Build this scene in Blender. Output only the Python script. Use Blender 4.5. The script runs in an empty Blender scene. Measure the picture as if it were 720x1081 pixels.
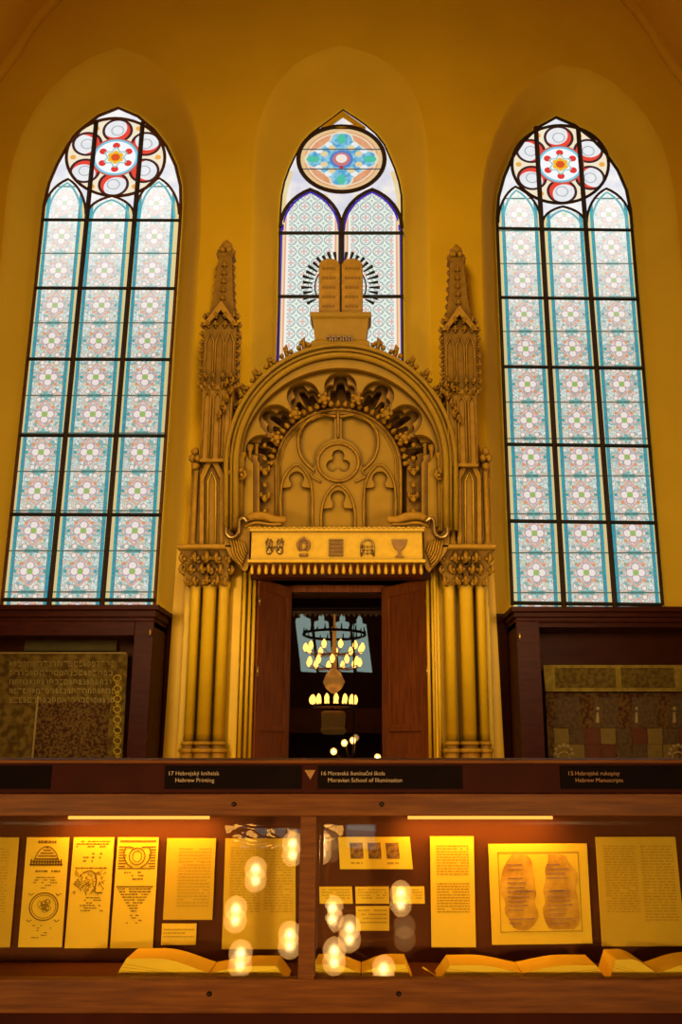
import bpy, bmesh, math, random
from mathutils import Vector, Matrix
from mathutils.geometry import tessellate_polygon
random.seed(7)
PI = math.pi
C = bpy.context.scene.collection
# ------------------------------------------------------------------ camera model
F, CX0, CY0, TH = 959.6, 388.0, 540.5, math.radians(14.57)
CT, ST = math.cos(TH), math.sin(TH)
CAM = Vector((0.32, 0.0, 1.60))
def P(px, py, Y):
    x = (px-CX0)/F; y = -(py-CY0)/F
    d = Vector((x, CT-y*ST, ST+y*CT))
    return CAM + d*(Y/d.y)
def X(px, py, Y): return P(px, py, Y).x
def Z(py, Y): return P(CX0, py, Y).z
def HW(w, py, Y): return X(CX0+w, py, Y)-CAM.x      # width in metres of w pixels
# ------------------------------------------------------------------ node helpers
class E:
    def __init__(s, t, k): s.t, s.k = t, k
    def _m(s, op, *a, clamp=False):
        n = s.t.nodes.new('ShaderNodeMath'); n.operation = op; n.use_clamp = clamp
        for i, v in enumerate((s,)+a):
            if isinstance(v, E): s.t.links.new(v.k, n.inputs[i])
            else: n.inputs[i].default_value = v
        return E(s.t, n.outputs[0])
    def __add__(s, o): return s._m('ADD', o)
    def __sub__(s, o): return s._m('SUBTRACT', o)
    def __mul__(s, o): return s._m('MULTIPLY', o)
    def __truediv__(s, o): return s._m('DIVIDE', o)
    def abs(s): return s._m('ABSOLUTE')
    def lt(s, o): return s._m('LESS_THAN', o)
    def gt(s, o): return s._m('GREATER_THAN', o)
    def mod(s, o): return s._m('FLOORED_MODULO', o)
    def mn(s, o): return s._m('MINIMUM', o)
    def mx(s, o): return s._m('MAXIMUM', o)
    def sqrt(s): return s._m('SQRT')
    def atan2(s, o): return s._m('ARCTAN2', o)
    def cos(s): return s._m('COSINE')
    def sin(s): return s._m('SINE')
def ln(a, b): return (a*a+b*b).sqrt()
def new_mat(name):
    m = bpy.data.materials.new(name); m.use_nodes = True
    t = m.node_tree; t.nodes.clear()
    o = t.nodes.new('ShaderNodeOutputMaterial')
    return m, t, o
def coords(t, what='Object'):
    tc = t.nodes.new('ShaderNodeTexCoord'); sp = t.nodes.new('ShaderNodeSeparateXYZ')
    t.links.new(tc.outputs[what], sp.inputs[0])
    return [E(t, sp.outputs[i]) for i in range(3)], tc.outputs[what]
def mixc(t, f, a, b, blend='MIX'):
    n = t.nodes.new('ShaderNodeMix'); n.data_type = 'RGBA'; n.blend_type = blend
    if isinstance(f, E): t.links.new(f.k, n.inputs['Factor'])
    else: n.inputs['Factor'].default_value = f
    for v, i in ((a, 6), (b, 7)):
        if isinstance(v, tuple): n.inputs[i].default_value = (*v, 1)
        else: t.links.new(v, n.inputs[i])
    return n.outputs[2]
def noise(t, vec, scale, detail=3, stretch=None):
    n = t.nodes.new('ShaderNodeTexNoise'); n.inputs['Scale'].default_value = scale; n.inputs['Detail'].default_value = detail
    if stretch:
        mp = t.nodes.new('ShaderNodeMapping'); mp.inputs['Scale'].default_value = stretch
        t.links.new(vec, mp.inputs[0]); vec = mp.outputs[0]
    t.links.new(vec, n.inputs['Vector'])
    return E(t, n.outputs['Fac'])
def basic(name, c1, c2, rough=.6, scale=6, stretch=None, ao=0, metal=0, bump=0, spec=.3, emit=None, contrast=1.0):
    m, t, o = new_mat(name)
    b = t.nodes.new('ShaderNodeBsdfPrincipled'); t.links.new(b.outputs[0], o.inputs[0])
    _, vec = coords(t)
    nz = noise(t, vec, scale, 4, stretch)
    f = ((nz-.5)*(2.2*contrast)+.5)._m('ADD', 0.0, clamp=True)
    col = mixc(t, f, c1, c2)
    if ao:  # shade in crevices mixed into the base colour
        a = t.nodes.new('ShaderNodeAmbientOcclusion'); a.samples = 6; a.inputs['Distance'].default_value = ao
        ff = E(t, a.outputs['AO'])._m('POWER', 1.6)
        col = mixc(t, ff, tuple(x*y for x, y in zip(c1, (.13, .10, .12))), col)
    t.links.new(col, b.inputs['Base Color'])
    b.inputs['Roughness'].default_value = rough; b.inputs['Metallic'].default_value = metal
    b.inputs['Specular IOR Level'].default_value = spec
    if bump:
        bp = t.nodes.new('ShaderNodeBump'); bp.inputs['Strength'].default_value = bump; bp.inputs['Distance'].default_value = .01
        t.links.new(nz.k, bp.inputs['Height']); t.links.new(bp.outputs[0], b.inputs['Normal'])
    if emit:
        b.inputs['Emission Color'].default_value = (*emit[0], 1); b.inputs['Emission Strength'].default_value = emit[1]
    return m
def emission(name, col, st):
    m, t, o = new_mat(name); e = t.nodes.new('ShaderNodeEmission')
    e.inputs[0].default_value = (*col, 1); e.inputs[1].default_value = st
    t.links.new(e.outputs[0], o.inputs[0]); return m
def glassy(name, refl, tint=(1, 1, 1)):
    m, t, o = new_mat(name)
    a = t.nodes.new('ShaderNodeBsdfTransparent'); a.inputs[0].default_value = (*tint, 1)
    g = t.nodes.new('ShaderNodeBsdfGlossy'); g.inputs['Roughness'].default_value = 0.0
    mx = t.nodes.new('ShaderNodeMixShader'); mx.inputs[0].default_value = refl
    t.links.new(a.outputs[0], mx.inputs[1]); t.links.new(g.outputs[0], mx.inputs[2]); t.links.new(mx.outputs[0], o.inputs[0])
    return m
M = {}
M['plaster'] = basic('ochre_plaster', (.64, .335, .006), (.72, .378, .008), .85, 1.3, bump=.05, spec=.1)
M['plaster_pale'] = basic('pale_ochre_plaster', (.66, .36, .016), (.73, .40, .020), .85, 1.5, spec=.1)
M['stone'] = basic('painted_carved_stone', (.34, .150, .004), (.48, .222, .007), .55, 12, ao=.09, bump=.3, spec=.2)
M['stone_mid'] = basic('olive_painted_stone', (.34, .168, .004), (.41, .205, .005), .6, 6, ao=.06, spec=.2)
M['recess'] = basic('painted_recess_shade', (.09, .035, .006), (.13, .055, .008), .8, 12, ao=.10, spec=.05)  # dark brown stands in for the deep shade behind the cusps
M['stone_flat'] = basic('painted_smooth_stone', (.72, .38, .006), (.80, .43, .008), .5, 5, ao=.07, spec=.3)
M['stone_deep'] = basic('shadowed_carved_stone', (.23, .10, .004), (.33, .15, .006), .7, 14, ao=.12, bump=.2, spec=.2)  # darker copy of the carved stone, shade put into the colour
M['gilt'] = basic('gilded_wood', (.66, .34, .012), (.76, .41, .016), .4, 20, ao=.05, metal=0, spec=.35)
M['gilt_dark'] = basic('dark_gilded_relief', (.22, .09, .02), (.40, .18, .03), .4, 60, spec=.4)
M['wood_red'] = basic('red_brown_door_wood', (.10, .018, .003), (.25, .058, .006), .5, 5, stretch=(10, 10, .7), spec=.15)
M['wood_dark'] = basic('dark_mahogany', (.028, .0035, .0012), (.050, .0075, .0018), .5, 6, stretch=(1, 6, 6), spec=.08)
M['wood_case'] = basic('case_mahogany', (.080, .018, .0018), (.18, .054, .004), .5, 5, stretch=(1, 9, 14), spec=.15)
M['wood_sign'] = basic('dark_sign_board_wood', (.026, .0035, .0015), (.042, .006, .002), .6, 8, spec=.06)
M['velvet'] = basic('case_back_panel_brown', (.070, .020, .006), (.11, .034, .008), .8, 3, spec=.1)
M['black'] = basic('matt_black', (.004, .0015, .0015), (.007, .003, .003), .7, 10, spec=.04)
M['lead'] = basic('dark_lead_and_iron', (.030, .012, .004), (.045, .02, .006), .6, 10, spec=.2)
M['lead_red'] = basic('brown_painted_tracery', (.09, .026, .006), (.13, .04, .008), .6, 10, spec=.2)
M['bar_green'] = basic('glazing_bar_green_black', (.012, .016, .008), (.03, .02, .006), .6, 14, spec=.2)
M['paper'] = basic('yellow_lit_paper', (.80, .54, .035), (.88, .61, .045), .8, 4, spec=.1)
M['paper_dim'] = basic('aged_paper', (.58, .38, .025), (.68, .45, .032), .8, 5, spec=.1)
M['ink'] = basic('brown_black_ink', (.18, .10, .012), (.26, .15, .016), .9, 30, spec=.05)
M['ink_faint'] = basic('faint_ink', (.42, .26, .02), (.52, .33, .025), .9, 60, spec=.05)
M['parch'] = basic('brown_parchment', (.40, .20, .025), (.70, .42, .045), .8, 14, spec=.1, contrast=1.8)
M['text'] = basic('pale_lettering', (.40, .27, .15), (.44, .30, .17), .6, 4, emit=((.6, .4, .22), .05))  # lettering given a faint added glow
M['text2'] = basic('tan_lettering', (.26, .12, .04), (.3, .14, .05), .6, 4, emit=((.5, .22, .1), .04))  # tan letters also glow slightly, added as emission
M['brass'] = basic('aged_brass', (.35, .20, .05), (.5, .30, .08), .35, 8, metal=.9)
M['iron'] = basic('blackened_iron', (.01, .008, .006), (.02, .015, .01), .5, 8, metal=.5)
M['screw'] = basic('dark_screw', (.02, .008, .004), (.03, .012, .006), .4, 8, metal=.6)
M['floor'] = basic('dark_stone_floor', (.05, .03, .015), (.08, .05, .025), .5, 2)
M['rear'] = basic('unlit_rear_wall', (.10, .05, .02), (.13, .065, .025), .9, 2, spec=.05)  # wall colour darkened to stand in for missing light
M['vault'] = basic('vault_plaster', (.60, .29, .010), (.68, .33, .012), .9, 1.5, spec=.05)
M['cabglass'] = glassy('cabinet_glass', .03)
M['caseglass'] = glassy('case_glass', .065)
M['arkglass'] = glassy('dark_door_glass', .30, (.6, .55, .5))
M['rearglass'] = emission('pale_green_leaded_glass', (.50, .66, .58), 1.5)
M['tube'] = emission('warm_tube_lamp', (1, .42, .06), 1.7)
M['flame'] = emission('warm_candle_bulb', (1, .46, .08), 12)
M['reflection_green'] = basic('dim_green_reflection', (.06, .045, .010), (.085, .06, .014), .9, 8)
# stained glass ---------------------------------------------------------------
def glass_out(t, o, col, st):
    e = t.nodes.new('ShaderNodeEmission'); t.links.new(col, e.inputs[0])
    if isinstance(st, E): t.links.new(st.k, e.inputs[1])
    else: e.inputs[1].default_value = st
    g = t.nodes.new('ShaderNodeBsdfGlossy'); g.inputs['Roughness'].default_value = .2
    mx = t.nodes.new('ShaderNodeMixShader'); mx.inputs[0].default_value = .03
    t.links.new(e.outputs[0], mx.inputs[1]); t.links.new(g.outputs[0], mx.inputs[2]); t.links.new(mx.outputs[0], o.inputs[0])
def mat_lancet(name, w, per, z0, zfade, blue=(.03, .30, .48), teal=(.05, .42, .42)):
    """flower quarries, w = strip width in m, per = flower period"""
    m, t, o = new_mat(name); (x, y, z), vec = coords(t)
    h = w/2
    b = ((z-z0)/per).mod(1.0)-.5; a = x/per; ab = a.abs(); bb = b.abs()
    nz = noise(t, vec, 26, 2)
    vo = t.nodes.new('ShaderNodeTexVoronoi'); vo.inputs['Scale'].default_value = 30; t.links.new(vec, vo.inputs['Vector'])
    hs = t.nodes.new('ShaderNodeSeparateColor'); t.links.new(vo.outputs['Color'], hs.inputs[0]); vr = E(t, hs.outputs[0])
    vg = E(t, hs.outputs[1]); ve = E(t, vo.outputs['Distance'])
    col = mixc(t, vr, (.55, .72, .64), (.93, .93, .86))
    col = mixc(t, vr.lt(.16), col, (.90, .60, .50))
    col = mixc(t, vg.lt(.10), col, (.30, .50, .46))
    col = mixc(t, vg.gt(.90), col, (.80, .72, .48))
    v2 = t.nodes.new('ShaderNodeTexVoronoi'); v2.feature = 'DISTANCE_TO_EDGE'; v2.inputs['Scale'].default_value = 30; t.links.new(vec, v2.inputs['Vector'])
    col = mixc(t, E(t, v2.outputs['Distance']).lt(.045), col, (.30, .42, .38))
    # pink/orange diagonal trellis
    d = ((ab+bb)-.36).abs()
    col = mixc(t, d.lt(.035), col, (.82, .46, .36))
    d2 = (((ab-.31)*(ab-.31)+bb*bb).sqrt()-.12).abs()
    col = mixc(t, d2.lt(.025), col, (.35, .55, .52))
    # flower: petals and heart
    pet = ln(ab-.14, b).mn(ln(a, bb-.14))
    col = mixc(t, pet.lt(.10), col, (.98, .88, .80))
    col = mixc(t, (pet-.10).abs().lt(.014), col, (.62, .38, .42))
    col = mixc(t, ln(a, b).lt(.075), col, (.38, .55, .16))
    col = mixc(t, ln(ab-.20, bb-.20).lt(.040), col, (.80, .36, .16))
    col = mixc(t, ln(ab-.36, bb).lt(.045), col, (.10, .42, .42))
    # teal cross half way between two flowers
    e1 = bb*(-1.0)+.5
    col = mixc(t, ((ab-.10).abs().lt(.07))*(e1.lt(.05)), col, (.16, .38, .36))
    col = mixc(t, (ab.lt(.03))*(e1.lt(.12)), col, (.20, .50, .45))
    col = mixc(t, ln(ab-.3, e1).lt(.06), col, (.85, .55, .42))
    col = mixc(t, ln(ab-.18, e1-.11).lt(.055), col, (.97, .90, .82))
    col = mixc(t, (ln(ab-.18, e1-.11)-.062).abs().lt(.010), col, (.62, .36, .26))
    # lighter towards the top where the daylight burns out
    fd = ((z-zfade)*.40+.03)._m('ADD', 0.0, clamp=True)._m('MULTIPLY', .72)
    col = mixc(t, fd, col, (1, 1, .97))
    # side borders: yellow edge, blue strip
    u = x.abs()
    col = mixc(t, u.gt(h-.080), col, blue)
    col = mixc(t, (nz-.5).abs().lt(.06)*u.gt(h-.080), col, teal)
    col = mixc(t, u.gt(h-.048), col, (.80, .62, .28))
    col = mixc(t, (u-(h-.083)).abs().lt(.007), col, (.15, .25, .25))
    # thin lead saddle lines
    col = mixc(t, e1.lt(.018), col, (.10, .18, .14))
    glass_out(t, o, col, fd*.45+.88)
    return m
def mat_lattice(name, w, per):
    m, t, o = new_mat(name); (x, y, z), vec = coords(t); h = w/2
    a = (x/per).mod(1.0)-.5; b = (z/per).mod(1.0)-.5
    nz = noise(t, vec, 20, 2)
    col = mixc(t, nz, (.80, .86, .80), (.95, .96, .88))
    r = ln(a, b)
    col = mixc(t, (r-.42).abs().lt(.05), col, (.42, .52, .45))
    pet = ln(a.abs()-.16, b.abs()-.16)
    col = mixc(t, (pet-.13).abs().lt(.03), col, (.55, .50, .50))
    col = mixc(t, r.lt(.12), col, (.85, .50, .38))
    col = mixc(t, (a.abs()+b.abs()).gt(.86), col, (.45, .62, .45))
    u = x.abs()
    col = mixc(t, u.gt(h-.105), col, (.93, .90, .80))
    col = mixc(t, u.gt(h-.075), col, (.85, .40, .28))
    col = mixc(t, u.gt(h-.055), col, (.90, .70, .35))
    col = mixc(t, u.gt(h-.030), col, (.10, .05, .45))
    glass_out(t, o, col, 1.0)
    return m
def mat_head(name, c1, c2, st=1.0):
    m, t, o = new_mat(name); _, vec = coords(t)
    nz = noise(t, vec, 5, 2)
    f = ((nz-.5)*3+.5)._m('ADD', 0.0, clamp=True)
    glass_out(t, o, mixc(t, f, c1, c2), st); return m
def mat_rose(name, rx, rz):
    """six foils round a disc with red dots"""
    m, t, o = new_mat(name); (x, y, z), vec = coords(t)
    a = x/rx; b = z/rz; r = ln(a, b)
    th = a.atan2(b)                                   # 0 = up
    sec = (th+PI/6).mod(PI/3)-PI/6
    fx = r*sec.sin(); fy = r*sec.cos()
    nz = noise(t, vec, 9, 2)
    col = mixc(t, nz, (.93, .75, .45), (.95, .9, .75))
    fo = ln(fx, fy-.69)
    foilc = mixc(t, nz, (.70, .72, .78), (1, 1, .98))
    cres = (fo.lt(.27))*(ln(fx+.06, fy-.76).gt(.25))
    foilc = mixc(t, cres, foilc, (.85, .07, .04))
    foilc = mixc(t, (fo-.12).abs().lt(.012), foilc, (.45, .48, .5))
    col = mixc(t, fo.lt(.28), col, foilc)
    col = mixc(t, (fo-.285).abs().lt(.028), col, (.06, .02, .02))
    # gold triangles between the foils
    s2 = th.mod(PI/3)-PI/6
    gx = r*s2.sin(); gy = r*s2.cos()
    col = mixc(t, ln(gx, gy-.86).lt(.06), col, (.90, .42, .08))
    inner = mixc(t, nz, (.93, .95, 1.0), (1, 1, 1))
    inner = mixc(t, r.gt(.41), inner, (.22, .60, .78))
    inner = mixc(t, ln(fx, fy-.30).lt(.075), inner, (.80, .05, .04))
    flower = mixc(t, r.lt(.09), (.95, .50, .03), (.75, .10, .02))
    inner = mixc(t, r.lt((sec*6).cos()*.02+.155), inner, flower)
    inner = mixc(t, (r-((sec*6).cos()*.04+.20)).abs().lt(.02), inner, (.35, .6, .55))
    col = mixc(t, r.lt(.47), col, inner)
    col = mixc(t, (r-.475).abs().lt(.018), col, (.60, .12, .08))
    glass_out(t, o, col, 1.0); return m
def mat_rose_mid(name, rx, rz):
    m, t, o = new_mat(name); (x, y, z), vec = coords(t)
    a = x/rx; b = z/rz; r = ln(a, b); aa = a.abs(); bb = b.abs()
    nz = noise(t, vec, 14, 2)
    col = mixc(t, nz, (.80, .25, .08), (.92, .55, .32))
    col = mixc(t, r.gt(.86), col, (.90, .62, .30))
    q = ln((aa-.42).mx(0.0), bb).mn(ln(aa, (bb-.42).mx(0.0)))
    blue = mixc(t, ((nz-.5)*4+.5)._m('ADD', 0.0, clamp=True), (.08, .38, .70), (.35, .72, .88))
    dia = ((aa+bb)-.84).mn(ln(aa-.58, bb)-.26).mn(ln(aa, bb-.58)-.26)
    col = mixc(t, dia.lt(0.0), col, blue)
    col = mixc(t, dia.abs().lt(.022), col, (.92, .80, .62))
    col = mixc(t, (r-.80).abs().lt(.02), col, (.95, .80, .55))
    tl = ln(aa-.66, b*1.5).mn(ln(a*1.5, bb-.62))
    col = mixc(t, tl.lt(.15), col, (.10, .62, .42))
    wh = ln(aa-.30, bb-.44).mn(ln(aa-.52, bb-.26))
    col = mixc(t, wh.lt(.085), col, (.95, .97, .95))
    gd = ln(aa-.22, bb-.34).mn(ln(aa-.40, bb-.16))
    col = mixc(t, gd.lt(.085), col, (.90, .72, .40))
    col = mixc(t, r.lt(.27), col, (.12, .25, .62))
    col = mixc(t, r.lt(.20), col, (.70, .22, .22))
    col = mixc(t, ln(a, b-.02).lt(.13), col, (1, .90, .80))
    col = mixc(t, ln(a, b+.25).lt(.05), col, (.6, .04, .06))
    # thin leads
    col = mixc(t, ((bb-.30).abs().lt(.018)), col, (.12, .12, .12))
    glass_out(t, o, col, .9); return m
# ------------------------------------------------------------------ object helpers
def link(o, parent=None):
    C.objects.link(o)
    if parent is not None:
        o.parent = parent
        pw = Matrix.Translation(parent_world(parent))
        o.matrix_parent_inverse = Matrix.Identity(4)
        o.location = Vector(o.location)-parent_world(parent)
    return o
def parent_world(p):
    v = Vector(p.location)
    while p.parent: p = p.parent; v += Vector(p.location)
    return v
def obj(name, bm, m, parent=None, loc=(0, 0, 0), smooth=False, bevel=0, kind=None, label=None):
    """bm is in world coordinates; loc becomes the origin"""
    loc = Vector(loc)
    if loc.length == 0 and len(bm.verts):
        mn = Vector([min(v.co[i] for v in bm.verts) for i in range(3)]); mxx = Vector([max(v.co[i] for v in bm.verts) for i in range(3)])
        loc = Vector(((mn.x+mxx.x)/2, (mn.y+mxx.y)/2, mn.z))
    bmesh.ops.translate(bm, verts=bm.verts, vec=-loc)
    bmesh.ops.recalc_face_normals(bm, faces=bm.faces)
    me = bpy.data.meshes.new(name); bm.to_mesh(me); bm.free()
    if smooth:
        for p in me.polygons: p.use_smooth = True
    me.materials.append(M[m] if isinstance(m, str) else m)
    o = bpy.data.objects.new(name, me); o.location = loc
    if kind: o['kind'] = kind
    if label: o['label'] = label
    link(o, parent)
    if bevel:
        b = o.modifiers.new('bevel', 'BEVEL'); b.width = bevel; b.segments = 2; b.limit_method = 'ANGLE'; b.angle_limit = .8
    if smooth == 'auto':
        pass
    return o
def thing(name, label, cat, loc, group=None, kind=None):
    o = bpy.data.objects.new(name, None); o.empty_display_size = .1; C.objects.link(o); o.location = loc
    if label: o['label'] = label
    if cat: o['category'] = cat
    if group: o['group'] = group
    if kind: o['kind'] = kind
    return o
def tag(o, label, cat, group=None):
    o['label'] = label; o['category'] = cat
    if group: o['group'] = group
    return o
def box(bm, x0, x1, y0, y1, z0, z1):
    v = [bm.verts.new(p) for p in ((x0,y0,z0),(x1,y0,z0),(x1,y1,z0),(x0,y1,z0),(x0,y0,z1),(x1,y0,z1),(x1,y1,z1),(x0,y1,z1))]
    for f in ((0,1,2,3),(4,5,6,7),(0,1,5,4),(1,2,6,5),(2,3,7,6),(3,0,4,7)): bm.faces.new([v[i] for i in f])
    return bm
def B(*a): return box(bmesh.new(), *a)
def pbox(bm, px0, px1, py0, py1, Y, depth, pyref=None):
    """box whose front face covers the pixels at depth Y (px measured at mid height)"""
    r = pyref or (py0+py1)/2
    return box(bm, X(px0, r, Y), X(px1, r, Y), Y, Y+depth, Z(py1, Y), Z(py0, Y))
def plate(bm, outer, holes, Y, depth, world=False):
    if not world:
        outer = [P(a, b, Y) for a, b in outer]; holes = [[P(a, b, Y) for a, b in h] for h in holes]
    polys = [[Vector((p.x, p.z, 0)) for p in l] for l in [outer]+holes]
    tris = tessellate_polygon(polys)
    flat = [p for l in polys for p in l]
    fr = [bm.verts.new((p.x, Y, p.y)) for p in flat]; bk = [bm.verts.new((p.x, Y+depth, p.y)) for p in flat]
    for a, b, c in tris:
        try: bm.faces.new((fr[a], fr[b], fr[c])); bm.faces.new((bk[c], bk[b], bk[a]))
        except ValueError: pass
    k = 0
    for l in polys:
        n = len(l)
        for i in range(n):
            a, b = k+i, k+(i+1) % n
            try: bm.faces.new((fr[a], fr[b], bk[b], bk[a]))
            except ValueError: pass
        k += n
    return bm
def tube(bm, pts, r, seg=8, closed=False):
    pts = [Vector(p) for p in pts]; n = len(pts); rings = []
    rr = r if isinstance(r, (list, tuple)) else [r]*n
    up = None
    for i in range(n):
        a = pts[(i-1) % n] if (closed or i > 0) else pts[i]; b = pts[(i+1) % n] if (closed or i < n-1) else pts[i]
        d = (b-a).normalized() if (b-a).length > 1e-9 else Vector((0, 0, 1))
        ref = Vector((0, 1, 0)) if abs(d.y) < .9 else Vector((1, 0, 0))
        s = d.cross(ref).normalized(); u = s.cross(d).normalized()
        rings.append([bm.verts.new(pts[i]+(s*math.cos(2*PI*k/seg)+u*math.sin(2*PI*k/seg))*rr[i]) for k in range(seg)])
    for i in range(n if closed else n-1):
        A, Bq = rings[i], rings[(i+1) % n]
        for k in range(seg): bm.faces.new((A[k], A[(k+1) % seg], Bq[(k+1) % seg], Bq[k]))
    if not closed:
        bm.faces.new(rings[0]); bm.faces.new(rings[-1][::-1])
    return bm
def lathe(bm, prof, c, seg=16, sx=1, sy=1):
    rings = [[bm.verts.new((c[0]+r*math.cos(2*PI*k/seg)*sx, c[1]+r*math.sin(2*PI*k/seg)*sy, c[2]+z)) for k in range(seg)] for r, z in prof]
    for A, Bq in zip(rings, rings[1:]):
        for k in range(seg): bm.faces.new((A[k], A[(k+1) % seg], Bq[(k+1) % seg], Bq[k]))
    bm.faces.new(rings[0][::-1]); bm.faces.new(rings[-1])
    return bm
def ball(bm, c, r, s=(1, 1, 1), sub=2, jit=0):
    g = bmesh.ops.create_icosphere(bm, subdivisions=sub, radius=r)
    for v in g['verts']:
        k = 1+random.uniform(-jit, jit)
        v.co = Vector((v.co.x*s[0]*k, v.co.y*s[1]*k, v.co.z*s[2]*k))+Vector(c)
    return bm
def crocket(bm, c, d, s):
    """curled leaf growing from c in direction d"""
    c = Vector(c); d = Vector(d).normalized(); up = Vector((0, 0, 1))
    p = [c, c+d*s*.5+up*s*.1, c+d*s*.85+up*s*.45, c+d*s*.7+up*s*.85, c+d*s*.35+up*s*.8]
    tube(bm, p, [s*.28, s*.24, s*.26, s*.25, s*.12], 6)
    side = d.cross(up) if abs(d.z) < .9 else Vector((1, 0, 0))
    for q in (-1, 1):
        ball(bm, c+d*s*.55+side*q*s*.32+up*s*.35, s*.24, (1, 1, 1.2), 1, .12)
def finalloft(bm, secs, c):
    """square sections: (z, hx, hy) about centre c(x,y)"""
    rings = [[bm.verts.new((c[0]+sx*hx, c[1]+sy*hy, z)) for sx, sy in ((-1,-1),(1,-1),(1,1),(-1,1))] for z, hx, hy in secs]
    for A, Bq in zip(rings, rings[1:]):
        for k in range(4): bm.faces.new((A[k], A[(k+1) % 4], Bq[(k+1) % 4], Bq[k]))
    bm.faces.new(rings[0][::-1]); bm.faces.new(rings[-1])
def el(cx, cy, rx, ry, a0=0, a1=360, n=32, closed=True):
    k = n if closed else n+1
    return [(cx+rx*math.cos(math.radians(a0+(a1-a0)*i/n)), cy-ry*math.sin(math.radians(a0+(a1-a0)*i/n))) for i in range(k)]
def resamp(pts, n):
    d = [0]
    for a, b in zip(pts, pts[1:]): d.append(d[-1]+math.dist(a, b))
    out = []
    for i in range(n):
        s = d[-1]*i/(n-1); j = 0
        while j < len(d)-2 and d[j+1] < s: j += 1
        f = (s-d[j])/(d[j+1]-d[j]) if d[j+1] > d[j] else 0
        out.append((pts[j][0]+(pts[j+1][0]-pts[j][0])*f, pts[j][1]+(pts[j+1][1]-pts[j][1])*f))
    return out
def smoothpts(pts, it=2):
    for _ in range(it):
        o = [pts[0]]
        for a, b in zip(pts, pts[1:]):
            o += [(a[0]*.75+b[0]*.25, a[1]*.75+b[1]*.25), (a[0]*.25+b[0]*.75, a[1]*.25+b[1]*.75)]
        o.append(pts[-1]); pts = o
    return pts
def text(name, s, size, loc, m, parent, align='LEFT', rx=PI/2, width=None):
    cu = bpy.data.curves.new(name, 'FONT'); cu.body = s; cu.size = size; cu.align_x = align; cu.extrude = size*.01
    t = bpy.data.objects.new('tmp', cu); C.objects.link(t)
    bpy.context.view_layer.update()
    me = bpy.data.meshes.new_from_object(t.evaluated_get(bpy.context.evaluated_depsgraph_get()))
    bpy.data.objects.remove(t)
    w = max(v.co.x for v in me.vertices)-min(v.co.x for v in me.vertices)
    k = (width/w) if width else 1
    bm = bmesh.new(); bm.from_mesh(me); bpy.data.meshes.remove(me)
    for v in bm.verts: v.co = Vector((v.co.x*k+loc[0], loc[1]-v.co.z, v.co.y+loc[2]))
    return obj(name, bm, m, parent)
# ------------------------------------------------------------------ THE SHELL
YW, YG = 9.5, 9.90
niche_px = {
 1: ([(-38, 705), (4, 235), (9, 185), (24, 135), (54, 90), (90, 62), (125, 50)], [(125, 50), (158, 60), (187, 85), (206, 125), (213, 170), (213, 235), (186, 705)]),
 2: ([(262, 470), (266, 235), (267, 160), (276, 115), (298, 78), (328, 56), (361, 48)], [(361, 48), (394, 56), (424, 76), (444, 110), (453, 160), (453, 235), (457, 470)]),
 3: ([(520, 705), (507, 235), (509, 185), (521, 140), (545, 98), (570, 77), (592, 68)], [(592, 68), (628, 74), (664, 98), (694, 138), (710, 185), (716, 235), (755, 705)]),
}
win_px = {
 1: ([(1.5, 641), (45.5, 228), (47.5, 208), (53, 190), (62, 170), (73, 151), (89, 133), (106, 121), (125, 114)], [(125, 114), (146, 123), (160, 134), (173, 149), (183, 168), (189.5, 187), (191.5, 206), (190.5, 228), (163, 641)]),
 2: ([(289, 450), (293.5, 372), (295.5, 235), (297, 208), (301.5, 187), (309, 170), (317, 154), (329, 140), (344, 130), (362, 116)], [(362, 116), (382, 129), (395, 139), (406, 153), (413, 169), (420, 186), (424, 208), (424, 235), (425, 372), (427, 450)]),
 3: ([(541, 639), (525, 240), (524.5, 216), (531, 190), (541, 166), (552, 150), (567, 135), (587, 124)], [(587, 124), (613, 135), (632, 153), (648, 172), (659, 193), (665, 214), (667, 240), (699.5, 639)]),
}
nich = {k: [resamp(smoothpts(h, 1), 26) for h in v] for k, v in niche_px.items()}
wins = {k: [resamp(h, 26) for h in v] for k, v in win_px.items()}
def outl(d, Y):
    return [P(a, b, Y) for a, b in d[0]] + [P(a, b, Y) for a, b in d[1][1:]]
XS = 4.95                                              # half width of the hall
holes = [outl(nich[k], YW) for k in (1, 2, 3)]
dz = Z(594, 9.3)
door_hole = [Vector((-1.02, YW, .9)), Vector((-1.02, YW, dz)), Vector((1.02, YW, dz)), Vector((1.02, YW, .9))]
ZT = 15.0
bm = bmesh.new()
plate(bm, [Vector((-XS, YW, 0)), Vector((XS, YW, 0)), Vector((XS, YW, ZT)), Vector((-XS, YW, ZT))], holes+[door_hole], YW, .02, world=True)
wall = obj('wall_front', bm, 'plaster', kind='structure')
# reveals of the niches
prof = [(0, 0), (.05, .02), (.12, .07), (.22, .17), (.34, .32), (.48, .50), (.64, .68), (.80, .84), (.93, .96), (.97, 1.0), (1, 1.0)]
for k in (1, 2, 3):
    bm = bmesh.new(); A = outl(nich[k], YW); G = outl(wins[k], YG); rows = []
    for s, d in prof:
        rows.append([bm.verts.new((a.x+(g.x-a.x)*s, YW+(YG+.04-YW)*d, a.z+(g.z-a.z)*s)) for a, g in zip(A, G)])
    for r0, r1 in zip(rows, rows[1:]):
        for i in range(len(r0)-1): bm.faces.new((r0[i], r0[i+1], r1[i+1], r1[i]))
        bm.faces.new((r0[-1], r0[0], r1[0], r1[-1]))
    bmesh.ops.recalc_face_normals(bm, faces=bm.faces)
    obj('trim_%d' % k, bm, 'plaster_pale', kind='structure', smooth=True)
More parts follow.
